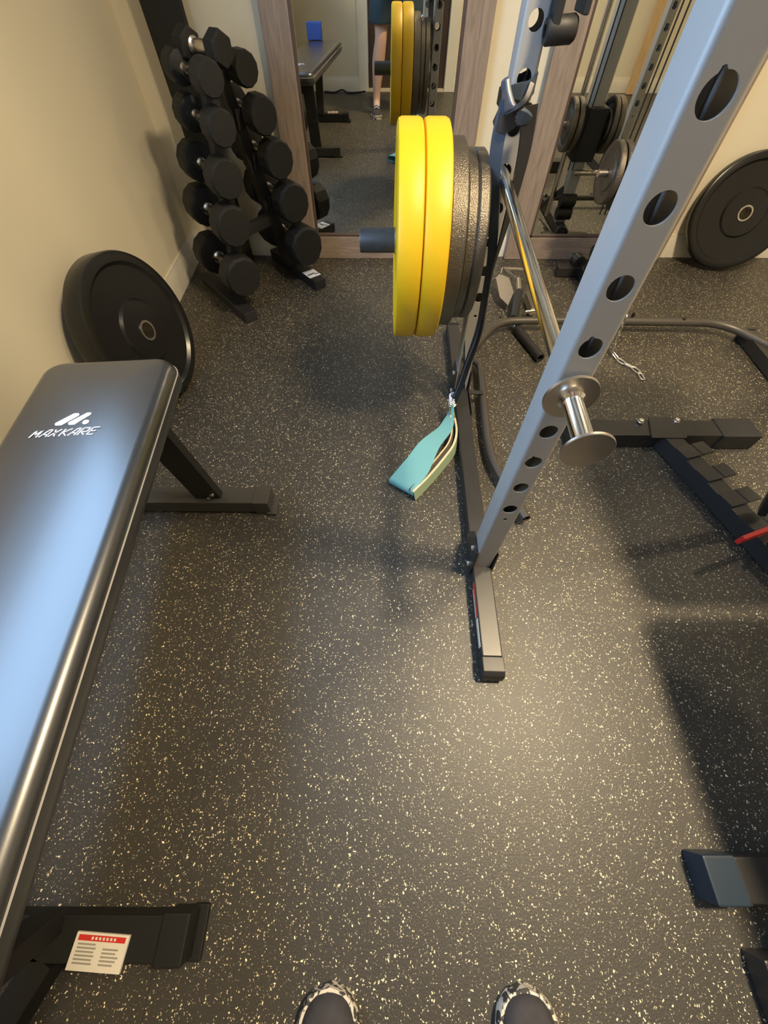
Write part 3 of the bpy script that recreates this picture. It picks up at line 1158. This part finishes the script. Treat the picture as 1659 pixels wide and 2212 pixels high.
dk = thing('dumbbell_rack', 'black A-frame dumbbell rack standing in the back left corner', 'dumbbell rack', (-.60, 2.02, 0))
cL = [c + PERP * .050 for c in cents['L']]
cR = [c - PERP * .050 for c in cents['R']]
foot = {}
for side, cc, oth in (('L', cL, 1), ('R', cR, -1)):
    bot = cc[4] + (cc[4] - cc[0]) * (.135 / (cc[0].z - cc[4].z))
    bot.z = .045
    top = cc[0] + (cc[0] - cc[4]) * .02
    b = MB()
    b.beam(bot, top, .050, .050, AX)
    b.build('post', M['blackm'], dk, bevel=.004)
    endf = V((-.612, 1.716, 0)) if side == 'L' else V((-.322, 2.005, 0))
    back = endf - AX * (.46 if side == 'L' else .44)
    foot[side] = (endf, back)
    b = MB()
    hgt = .045
    b.beam(endf + V((0, 0, hgt / 2)), back + V((0, 0, hgt / 2)), .062, hgt)
    b.build('foot', M['plastic'], dk, bevel=.005)
    # link between post and foot
    fc = endf - AX * ((endf - V((bot.x, bot.y, 0))).dot(AX))
    b = MB()
    b.beam(V((bot.x, bot.y, .05)), V((fc.x, fc.y, .04)) + V((.001, 0, 0)), .05, .04)
    b.build('foot_joint', M['blackm'], dk, bevel=.003)
    for i, c in enumerate(cents[side]):
        for k in (-1, 1):
            b = MB()
            q = c + AX * (k * LEN[i] * .155)
            # V-shaped cradle plate under the handle, back to the post
            o_ = q - AX * .004
            dirp = PERP * (1 if side == 'L' else -1)
            pr = [(-.038, .012), (-.030, .016), (0, -.0165), (.045, .010), (.065, .012), (.065, -.045), (.0, -.030)]
            b.prism(pr, o_, dirp, (0, 0, 1), AX * .008)
            b.build('cradle', M['blackm'], dk)
b = MB()
b.beam(cL[0] + V((0, 0, -.005)), cR[0] + V((0, 0, -.005)), .06, .03)
b.build('top_plate', M['blackm'], dk, bevel=.003)
b = MB()
b.beam((cL[3] + cL[4]) / 2, (cR[3] + cR[4]) / 2, .04, .04)
b.build('cross_brace', M['blackm'], dk, bevel=.003)
# white label on the right foot
e0, e1 = foot['R']
b = MB()
sd = AX.cross(V((0, 0, 1))).normalized()
b.beam(e0 - AX * .040 + V((0, 0, .0460)), e0 - AX * .112 + V((0, 0, .0460)), .0640, .0012)
b.build('label', M['print_'], dk)
b = MB()
b.beam(e0 - AX * .070 + sd * (-.012) + V((0, 0, .0468)), e0 - AX * .070 + sd * .026 + V((0, 0, .0468)), .012, .0008)
b.build('label_print', M['labeltext'], dk)
b = MB()
b.beam(e0 - AX * .056 + sd * (-.02) + V((0, 0, .0468)), e0 - AX * .062 + sd * (-.02) + V((0, 0, .0468)), .02, .0008)
b.beam(e0 - AX * .070 + sd * (-.018) + V((0, 0, .0474)), e0 - AX * .070 + sd * .022 + V((0, 0, .0474)), .004, .0006)
b.build('label_text', M['blackm'], dk)

# hexagonal dumbbell lying across the top
hx = make_dumbbell('small hexagonal black dumbbell lying on the top of the dumbbell rack', .045, .20, 6)
hx.name = 'hex_dumbbell'
hx.location = V((-.568, 1.925, .790)) - AX * .055
hx.rotation_euler = (R(60), 0, ang + .30)

# tall narrow black panel in the corner
b = MB()
b.box(-.072, .072, -.022, .022, 0, 1.45)
tp = b.build('tall_panel', M['rubber'], bevel=.006)
tp.location = (-.790, 2.300, .006)
tp.rotation_euler = (R(-1.2), R(-2.0), 0)
tag(tp, 'tall narrow black panel standing in the left corner behind the dumbbells', 'panel')


# ------------------------------------------------------------------ left flat bench
BY = R(5.2)
bench = thing('flat_bench', 'flat weight bench with long black vinyl pad along the left wall', 'bench', (-.585, .2, 0))
BMx = Matrix.Translation((-.590, .2, 0)) @ Matrix.Rotation(BY, 4, 'Z')
PW, PL0, PL1, PZt, PTh = .150, -.70, .605, .455, .062


def rrect(w, y0, y1, r, n=10):
    o = []
    for cx, cy, a0 in [(w - r, y0 + r, -90), (w - r, y1 - r, 0), (-w + r, y1 - r, 90), (-w + r, y0 + r, 180)]:
        for k in range(n + 1):
            a = R(a0 + 90 * k / n)
            o.append((cx + r * math.cos(a), cy + r * math.sin(a)))
    return o


def pad(b, w, y0, y1, zt, th, rc=.05, re=.024, crown=.004):
    """upholstered pad: rounded plan, rolled top edge, slightly crowned"""
    layers = []
    for k in range(0, 9):
        a = math.pi / 2 * k / 8
        layers.append((re * (1 - math.sin(a)) * .0 + re * (1 - math.cos(math.pi / 2 - a)), zt - re + re * math.sin(a)))
    # from bottom up
    prof = [(.006, zt - th), (0, zt - th + .008), (-.002, zt - th * .6), (0, zt - re)]
    for k in range(1, 9):
        a = math.pi / 2 * k / 8
        prof.append((re * (1 - math.cos(a)), zt - re + re * math.sin(a)))
    prof.append((w * .45, zt + crown * .7))
    prof.append((w * .8, zt + crown))
    rings = []
    for ins, z in prof:
        ww = w - ins
        rr = max(.004, rc - ins)
        yy0, yy1 = y0 + ins, y1 - ins
        rings.append([b.bm.verts.new((x, y, z)) for x, y in rrect(ww, yy0, yy1, min(rr, ww * .9))])
    for A, B in zip(rings[:-1], rings[1:]):
        n = len(A)
        for i in range(n):
            j = (i + 1) % n
            b.bm.faces.new([A[i], A[j], B[j], B[i]])
    b.bm.faces.new(rings[0][::-1])
    b.bm.faces.new(rings[-1])


b = MB()
pad(b, PW, PL0, PL1, PZt, PTh)
o = b.build('pad', M['vinyl'], bench, False, sharp=60)
o.matrix_parent_inverse = WM(bench).inverted() @ BMx
padobj = o
b = MB()
sp_ = [(x, y, PZt - .0245) for x, y in rrect(PW + .0012, PL0 - .001, PL1 + .001, .051, 12)]
sp_.append(sp_[0])
b.tube(sp_, .0015, 6, cap=False)
s_ = b.build('piping', M['stitch'], None)
s_.parent = padobj
# print: logo and lettering, drawn as strokes
LET = {
    'M': ([(0, 0), (0, 1), (.5, .35), (1, 1), (1, 0)],),
    'A': ([(0, 0), (.55, 1), (1, 1), (1, 0)], [(.22, .34), (1, .34)]),
    'X': ([(-.08, 0), (.96, 1)], [(.02, 1), (.84, 0)]),
    'K': ([(.10, 0), (.10, 1)], [(1.12, 1), (.22, .5), (1.15, 0)]),
    'R': ([(0, 0), (0, 1), (1, 1), (1, .45), (.15, .45), (1, 0)],),
    'E': ([(1, 1), (0, 1), (0, 0), (1, 0)], [(0, .5), (.85, .5)]),
}


def strokes(b, text, x0, y0, h, adv, wd_, shear, z, sw):
    for i, ch_ in enumerate(text):
        for st in LET[ch_]:
            P = [(x0 + i * adv + p[0] * wd_ + shear * p[1] * h, y0 + p[1] * h) for p in st]
            for p, q in zip(P[:-1], P[1:]):
                b.beam((p[0], p[1], z), (q[0], q[1], z), sw, .0008)


b = MB()
iB = BMx.inverted()
tA = iB @ V((-.703, .541, .455))
strokes(b, 'MAXKARE', tA.x + .001, tA.y - .004, .019, .0183, .0128, .45, PZt + .0046, .0027)
t_ = b.build('lettering', M['print_'], None)
t_.parent = padobj
b = MB()
lx, ly = tA.x + .038, tA.y + .026
for k in range(2):
    x = lx + k * .026
    b.prism([(0, .004), (.003, 0), (.014, 0), (.040, .026), (.040, .030), (.037, .034), (.028, .034), (0, .008)] if k == 0 else
            [(0, .004), (.003, 0), (.014, 0), (.020, .008), (.038, .028), (.036, .034), (.028, .034), (0, .008)], (x, ly, PZt + .0042), (1, 0, 0), (0, 1, 0), (0, 0, .0008))
b.lathe([(0, 0), (.0065, 0), (.0065, .0008), (0, .0008)], (lx + .060, ly + .006, PZt + .0042), (0, 0, 1), 20)
t_ = b.build('logo', M['print_'], None)
t_.parent = padobj


def bpart(b, name, m, **k):
    return b.build(name, m, bench, True, **k)


# frame under the pad
b = MB()
b.beam((-.625, .66, .355), (-.555, -.36, .355), .06, .05)
bpart(b, 'spine', M['blackm'], bevel=.004)
for i, y_ in enumerate((.45, -.10)):
    b = MB()
    b.box(-.74 + i * .04, -.50 + i * .04, y_ - .02, y_ + .02, .380, .393)
    bpart(b, 'pad_bracket', M['blackm'], bevel=.002)
for (xe, x1_, yc, sg) in [(-.335, -.90, .690, 1), (-.322, -.86, -.255, -1)]:
    b = MB()
    b.box(x1_ + .05, xe - .055, yc - .030, yc + .030, .005, .055)
    bpart(b, 'foot_tube', M['capg'] if sg > 0 else M['blackd'], bevel=.003)
    for xx, s2 in ((xe, 1), (x1_, -1)):
        b = MB()   # flared rubber foot: sleeve plus a stepped flange
        b.box(min(xx - s2 * .065, xx - s2 * .016), max(xx - s2 * .065, xx - s2 * .016), yc - .034, yc + .034, 0, .0590)
        b.box(min(xx - s2 * .030, xx), max(xx - s2 * .030, xx), yc - .040, yc + .036, 0, .012)
        bpart(b, 'rubber_foot', M['capg'] if sg > 0 else M['blackd'], bevel=.004)
# far strut: wide flat leg from foot to spine
b = MB()
b.beam((-.535, .690, .045), (-.556, .660, .395), .078, .026, (0, 1, 0))
bpart(b, 'strut', M['blackm'], bevel=.003)
for p in [(-.512, .672, .082), (-.530, .674, .062)]:
    b = MB()
    b.lathe([(0, 0), (.006, 0), (.006, .004), (0, .006)], p, (0, -1, 0), 10)
    bpart(b, 'bolt', M['bolt'])
b = MB()
b.beam((-.590, -.235, .05), (-.580, -.30, .34), .06, .035)
bpart(b, 'strut', M['blackd'], bevel=.003)
b = MB()
b.beam((-.580, -.28, .03), (-.66, -.46, .03), .05, .05)
bpart(b, 'strut', M['blackd'], bevel=.003)
# warning label on the near foot
b = MB()
LBM = Matrix.Translation((-.482, -.268, .0600)) @ Matrix.Rotation(R(-3), 4, 'Z')
b.box(-.046, .046, -.024, .0215, -.0041, .0006, LBM)
lb = bpart(b, 'warning_label', M['label'])
b = MB()
b.box(-.041, .041, .0115, .0185, .0002, .0012, LBM)
o = b.build('label_heading', M['redlabel'], None)
o.parent = lb
o.matrix_parent_inverse = WM(lb).inverted()
b = MB()
for k in range(6):
    y = .0085 - k * .0045
    b.box(-.039, -.008 + .002 * (k % 2), y - .0022, y, .0002, .0009, LBM)
    if k:
        b.box(.006, .036 - .003 * (k % 3), y - .0022, y, .0002, .0009, LBM)
o = b.build('label_text', M['labeltext'], None)
o.parent = lb
o.matrix_parent_inverse = WM(lb).inverted()
b = MB()
for k in range(7):
    x = -.018 + k * .0065
    b.box(x, x + .0035, .0133, .0168, .0008, .0015, LBM)
o = b.build('heading_text', M['label'], None)
o.parent = lb
o.matrix_parent_inverse = WM(lb).inverted()
tag(lb, 'cream warning label with a red heading')

# blue foam block at the near end of the bench (seen in the mirror)
b = MB()
b.box(-.06, .06, -.035, .035, 0, .095)
bb = b.build('foam_block', M['foamblue'], bevel=.006)
bb.location = (-.60, -.43, PZt + .006)
tag(bb, 'blue foam block on the end of the bench pad, seen in the left mirror', 'foam block')

# ------------------------------------------------------------------ adjustable bench at the right
ab = thing('adjustable_bench', 'black adjustable weight bench with notched frame and red lever at the right edge', 'bench', (1.0, .3, 0))


def apart(b, name, m, **k):
    return b.build(name, m, ab, True, **k)


b = MB()
b.box(.700, 1.16, .945, 1.022, .002, .060)
apart(b, 'rear_foot', M['black'], bevel=.004)
b = MB()
b.box(1.155, 1.290, .938, 1.030, 0, .064)
apart(b, 'foot_cap', M['plastic'], bevel=.006)
b = MB()
b.box(.640, .702, .938, 1.030, 0, .064)
apart(b, 'foot_cap', M['plastic'], bevel=.006)
s0, s1_ = V((.972, .975, 0)), V((1.300, -.145, 0))
sd_ = (s1_ - s0).normalized()
sn = V((-sd_.y, sd_.x, 0))
b = MB()
b.beam(s0 + V((0, 0, .032)), s1_ + V((0, 0, .032)), .058, .058)
apart(b, 'spine', M['black'], bevel=.003)
b = MB()   # bent joint plate over rear foot
b.prism([(-.060, -.055), (.060, -.055), (.085, .045), (-.035, .045)], (.965, .985, .0605), (1, 0, 0), (0, 1, 0), (0, 0, .004))
apart(b, 'joint_plate', M['black'], bevel=.001)
for p in [(.893, 1.006, .064), (1.020, 1.010, .064)]:
    b = MB()
    b.lathe([(0, 0), (.010, 0), (.010, .003), (.0085, .004), (.008, .010), (0, .013)], p, (0, 0, 1), 12)
    apart(b, 'bolt', M['bolt'])
for k in range(7):
    c = s0 + sd_ * (.085 + .098 * k)
    b = MB()
    o_ = c + sn * .030
    pr = [(0, .060), (.052, .066), (.052, .071), (.0, .066)]
    b.prism(pr, o_ + V((0, 0, 0)) - sn * .0, sd_, (0, 0, 1), -sn * .0 + sn * .046 * 1.0)
    b.prism([(0, .058), (.052, .062), (.052, .069), (.0, .064)], c - sn * .030, sd_, (0, 0, 1), sn * .106)
    apart(b, 'notch_tooth', M['black'], bevel=.0008)
b = MB()
c = s0 + sd_ * .47 + V((0, 0, .105))
b.beam((.952, .507, .115), (1.17, .585, .115), .012, .030)
apart(b, 'lever', M['red'], bevel=.002)
b = MB()
b.beam(s0 + sd_ * .47 + V((0, 0, .06)), s0 + sd_ * .47 + V((0, 0, .12)), .02, .03, (1, 0, 0))
apart(b, 'lever_mount', M['black'])
b = MB()
b.box(.660, 1.62, -.208, -.142, .004, .058)
apart(b, 'front_foot', M['black'], bevel=.004)
b = MB()
b.box(.600, .662, -.211, -.139, 0, .062)
apart(b, 'foot_cap', M['bluep'], bevel=.005)
b = MB()
b.beam((1.15, .35, .05), (.92, .10, .40), .05, .05)
apart(b, 'leg', M['black'], bevel=.003)
b = MB()
b.beam((1.28, -.10, .05), (.95, -.1, .40), .05, .05)
apart(b, 'leg', M['black'], bevel=.003)
b = MB()
pad(b, .185, -.80, .34, .465, .06)  # out of view; widened and lengthened to shade the floor at lower right
for v in b.bm.verts:
    v.co += V((.905, 0, 0))
apart(b, 'seat_pad', M['vinyl'], sharp=60)
b = MB()
pad(b, .155, 0, .80, .03, .055)  # out of view; added at a slant so the floor shadow reaches further back
mm = Matrix.Translation((.91, .38, .50)) @ Matrix.Rotation(R(48), 4, 'X')
for v in b.bm.verts:
    v.co = mm @ v.co
apart(b, 'back_pad', M['vinyl'], sharp=60)
b = MB()
b.beam((.91, .40, .40), (.91, .75, .80), .05, .05)
apart(b, 'back_frame', M['black'], bevel=.003)
b = MB()
b.beam((.91, .75, .76), (1.10, .62, .08), .035, .02)
apart(b, 'back_frame', M['black'], bevel=.003)

# dark box with a red and blue label in the lower right corner
bx = thing('equipment_case', 'black case with a red and blue label cut off at the bottom right corner', 'case', (.86, -.42, 0))
b = MB()
b.box(.650, 1.05, -.62, -.275, 0, .055)
b.build('shell', M['plastic'], bx, bevel=.006)
b = MB()
b.prism([(.658, -.318), (.674, -.324), (.668, -.42), (.652, -.42)], (0, 0, .0553), (1, 0, 0), (0, 1, 0), (0, 0, .0006))
b.build('red_stripe', M['redlabel'], bx)
b = MB()
b.prism([(.674, -.324), (.76, -.338), (.76, -.42), (.668, -.42)], (0, 0, .0553), (1, 0, 0), (0, 1, 0), (0, 0, .0006))
b.build('blue_label', M['bluel'], bx)


# ------------------------------------------------------------------ person holding the phone
PX = .083


def skinned(name, joints, edges, root, sub=2):
    me = bpy.data.meshes.new(name)
    me.from_pydata([j[0] for j in joints], edges, [])
    o = bpy.data.objects.new(name, me)
    C.objects.link(o)
    sk = o.modifiers.new('skin', 'SKIN')
    sv = me.skin_vertices[0].data
    for i, j in enumerate(joints):
        r_ = j[1]
        sv[i].radius = (r_, r_) if not isinstance(r_, tuple) else r_
        sv[i].use_root = (i == root)
    sk.use_smooth_shade = True
    ss = o.modifiers.new('sub', 'SUBSURF')
    ss.levels = sub
    ss.render_levels = sub
    dg = bpy.context.evaluated_depsgraph_get()
    ev = o.evaluated_get(dg)
    nm = bpy.data.meshes.new_from_object(ev)
    bpy.data.objects.remove(o)
    nm.name = name
    nm.shade_smooth()
    return nm


person = thing('person', 'person in dark knee-length shorts and black trainers holding a phone, seen in the mirror', 'person', (PX, -.47, 0))
J = []
E_ = []


def j(p, r_):
    J.append((p, r_))
    return len(J) - 1


def e(a, b_):
    E_.append((a, b_))


FX = {-1: -.088, 1: .243}
pel = j((PX, -.52, .90), (.125, .10))
ab_ = j((PX, -.52, 1.05), (.125, .095))
chs = j((PX, -.53, 1.25), (.145, .105))
nk0 = j((PX, -.525, 1.41), (.07, .06))
nk = j((PX, -.51, 1.47), .052)
e(pel, ab_)
e(ab_, chs)
e(chs, nk0)
e(nk0, nk)
hd0 = j((PX, -.485, 1.545), (.062, .072))
hd1 = j((PX, -.495, 1.62), (.074, .090))
hd2 = j((PX, -.505, 1.685), (.058, .072))
e(nk, hd0)
e(hd0, hd1)
e(hd1, hd2)
for s_ in (-1, 1):
    hp = j((PX + s_ * .095, -.52, .86), (.088, .092))
    kn0 = j((PX + s_ * .13 * 1.0, -.50, .60), .068)
    kn = j((FX[s_] * .75 + PX * .25, -.475, .47), .052)
    cf = j((FX[s_] * .9 + PX * .1, -.495, .33), (.055, .060))
    ak0 = j((FX[s_], -.500, .14), .034)
    ak = j((FX[s_], -.495, .075), .036)
    ft = j((FX[s_], -.42, .045), (.036, .028))
    e(pel, hp)
    e(hp, kn0)
    e(kn0, kn)
    e(kn, cf)
    e(cf, ak0)
    e(ak0, ak)
    e(ak, ft)
    sh = j((PX + s_ * .175, -.525, 1.375), .055)
    el = j((PX + s_ * .225, -.44, 1.10), .040)
    fa = j((PX + s_ * .16, -.27, 1.06), .036)
    wr = j((s_ * .085 + .0, -.115, 1.025), (.027, .022))
    pm = j((s_ * .075, -.075, 1.035), (.034, .018))
    e(chs, sh)
    e(sh, el)
    e(el, fa)
    e(fa, wr)
    e(wr, pm)
    # four fingers behind the phone and a thumb in front
    for k in range(4):
        zz = 1.055 - .016 * k
        f0 = j((s_ * .062, -.050, zz), .0088)
        f1 = j((s_ * .050, -.022 - .002 * k, zz - .004), .0080)
        f2 = j((s_ * .030, -.014 - .003 * k, zz - .007), .0070)
        e(pm, f0)
        e(f0, f1)
        e(f1, f2)
    t0 = j((s_ * .060, -.085, 1.058), .0105)
    t1 = j((s_ * .040, -.062, 1.066), .0090)
    e(pm, t0)
    e(t0, t1)
nm = skinned('body', J, E_, pel)
nm.materials.append(M['skin'])
body = bpy.data.objects.new('body', nm)
C.objects.link(body)
body.parent = person
body.matrix_parent_inverse = WM(person).inverted()


def ppart(b, name, m, par=None, **k):
    return b.build(name, m, par or person, True, **k)


# face
for s_ in (-1, 1):
    b = MB()
    b.lathe([(0, -.012), (.009, -.008), (.012, 0), (.009, .008), (0, .012)], (PX + s_ * .030, -.412, 1.615), (0, 1, 0), 16)
    ppart(b, 'eye', M['print_'])
    b = MB()
    b.lathe([(0, -.004), (.018, -.003), (.030, 0), (.018, .004), (0, .006)], (PX + s_ * .078, -.495, 1.60), (1, 0, 0), 16)
    ppart(b, 'ear', M['skin'])
b = MB()
b.prism([(-.014, 0), (.014, 0), (0, .045)], (PX, -.405, 1.572), (1, 0, 0), (0, 0, 1), (0, .020, -.004))
ppart(b, 'nose', M['skin'], bevel=.004)
b = MB()
b.tube([(PX - .024, -.412, 1.550), (PX, -.404, 1.548), (PX + .024, -.412, 1.550)], .0045, 8)
ppart(b, 'mouth', mat('lips', (.40, .17, .15), .5))
b = MB()
b.lathe([(0, .118), (.040, .112), (.072, .085), (.088, .045), (.090, .010), (.082, -.03), (.070, -.04)], (PX, -.512, 1.610), (0, -.25, 1), 32)
ppart(b, 'hair', M['hair'])
# shirt, shorts
b = MB()


def torso(b, rows):
    rings = []
    for (cx, cy, z, a_, c_) in rows:
        rings.append([b.bm.verts.new((cx + a_ * math.cos(2 * math.pi * i / 32), cy + c_ * math.sin(2 * math.pi * i / 32), z)) for i in range(32)])
    for A, B in zip(rings[:-1], rings[1:]):
        for i in range(32):
            k = (i + 1) % 32
            b.bm.faces.new([A[i], A[k], B[k], B[i]])


torso(b, [(PX, -.52, .86, .172, .135), (PX, -.52, 1.0, .165, .128), (PX, -.525, 1.15, .172, .130), (PX, -.53, 1.28, .188, .132), (PX, -.53, 1.37, .175, .115), (PX, -.525, 1.42, .110, .085), (PX, -.52, 1.455, .068, .066)])
ppart(b, 'shirt', M['shirt'])
b = MB()
for s_ in (-1, 1):
    b.tube([(PX + s_ * .155, -.527, 1.375), (PX + s_ * .195, -.50, 1.28), (PX + s_ * .215, -.47, 1.19)], .066, 24, cap=False)
ppart(b, 'sleeve', M['shirt'])
b = MB()
torso(b, [(PX, -.52, .93, .170, .132), (PX, -.52, .84, .185, .140), (PX, -.52, .80, .190, .140)])
for s_ in (-1, 1):
    torso(b, [(PX + s_ * .096, -.52, .84, .098, .125), (PX + s_ * .115, -.512, .70, .105, .110), (PX + s_ * .130, -.50, .56, .103, .102), (PX + s_ * .132, -.495, .545, .090, .092)])
ppart(b, 'shorts', M['shorts'])
# shoes
for s_ in (-1, 1):
    fx = FX[s_]
    root = ppart(MB().box(fx - .001, fx + .001, -.45, -.449, .05, .051), 'shoe', M['shoe'])
    rows = []
    # sole outline rows along y
    L0, Lf = -.60, -.318
    out = []
    N_ = 44
    prof = []
    for i in range(N_ + 1):
        t = i / N_
        y = L0 + (Lf - L0) * t
        ks = [(0, .031), (.12, .036), (.38, .033), (.62, .046), (.80, .0515), (1, .0515)]
        for (ta, wa), (tb_, wb) in zip(ks[:-1], ks[1:]):
            if ta <= t <= tb_:
                u = (t - ta) / (tb_ - ta)
                u = u * u * (3 - 2 * u)
                w_ = wa + (wb - wa) * u
        if t > .78:
            w_ *= max(0, 1 - ((t - .78) / .22) ** 2.4) ** (1 / 2.2)
        if t < .1:
            w_ *= math.sqrt(max(0.05, 1 - ((.1 - t) / .1) ** 2))
        prof.append((y, max(w_, .002), t))
    b = MB()
    poly = [(fx + w_, y) for y, w_, t in prof] + [(fx - w_, y) for y, w_, t in reversed(prof)]
    bm = b.bm
    A = [bm.verts.new((p[0], p[1], 0)) for p in poly]
    B = [bm.verts.new((p[0] + (p[0] - fx) * .06, p[1], .016)) for p in poly]
    D = [bm.verts.new((p[0] - (p[0] - fx) * .03, p[1], .028)) for p in poly]
    n = len(A)
    for P_, Q_ in ((A, B), (B, D)):
        for i in range(n):
            k = (i + 1) % n
            bm.faces.new([P_[i], P_[k], Q_[k], Q_[i]])
    bm.faces.new(A[::-1])
    bm.faces.new(D)
    so = ppart(b, 'sole', M['sole'], root)
    b = MB()
    bm = b.bm
    rings = []
    for y, w_, t in prof:
        hh = .030 + .070 * max(0, 1 - t * 1.35) ** .6 if t < .70 else .030 + .018
        hh = .100 if t < .35 else (.100 - (.100 - .052) * (t - .35) / .45 if t < .8 else .052 * math.sqrt(max(.0, 1 - ((t - .8) / .2) ** 2)) * .55 + .023)
        ww = w_ * .90
        ring = []
        for i in range(13):
            a = math.pi * i / 12
            ca, sa = math.cos(a), math.sin(a)
            ring.append(bm.verts.new((fx + ww * math.copysign(abs(ca) ** .8, ca), y * .99 - .006, .020 + (hh - .020) * abs(sa) ** .75)))
        rings.append(ring)
    for P_, Q_ in zip(rings[:-1], rings[1:]):
        for i in range(12):
            bm.faces.new([P_[i], P_[i + 1], Q_[i + 1], Q_[i]])
    bm.faces.new(rings[0])
    bm.faces.new(rings[-1])
    # replace the tiny seed mesh with the real upper
    up_ = ppart(b, 'upper_tmp', M['shoe'], root, sharp=60)
    root.data = up_.data
    bpy.data.objects.remove(up_)
    b = MB()
    for k in range(4):
        y = -.475 + .026 * k
        z = .098 - .009 * k
        b.tube([(fx - .022, y, z - .010), (fx, y + .004, z + .002), (fx + .022, y, z - .010)], .003, 8)
    ppart(b, 'laces', M['shoe'] if False else M['print_'], root)

# phone held just behind the viewpoint
ph = thing('smartphone', 'black smartphone held in front of the person', 'phone', (0, -.02, 1.0))
b = MB()
b.box(-.036, .036, -.125, .025, .008, .016)
vm = cam.matrix_world.copy()
pho = b.build('case', M['phone'], ph, False, bevel=.003)
pho.matrix_parent_inverse = WM(ph).inverted() @ vm

# ------------------------------------------------------------------ things seen only in the mirrors
pb = MB()
pb.box(-.07, .07, -.018, .018, 0, 1.9)
p_ = pb.build('wooden_board', M['pine'], bevel=.002)
p_.location = (2.62, -1.31, .004)
p_.rotation_euler = (R(2.2), 0, 0)
tag(p_, 'pale pine board leaning on the rear wall, seen in the right mirror', 'board')
cb = MB()
cp = smooth_path([(-.66, -1.33, .008), (-.55, -1.30, .008), (-.47, -1.34, .02), (-.40, -1.29, .008), (-.30, -1.31, .008), (-.22, -1.28, .02)], 8)
cb.tube(cp, .007, 8)
tag(cb.build('floor_cable', M['blackm']), 'black cord lying along the rear baseboard, seen in the left mirror', 'cord')
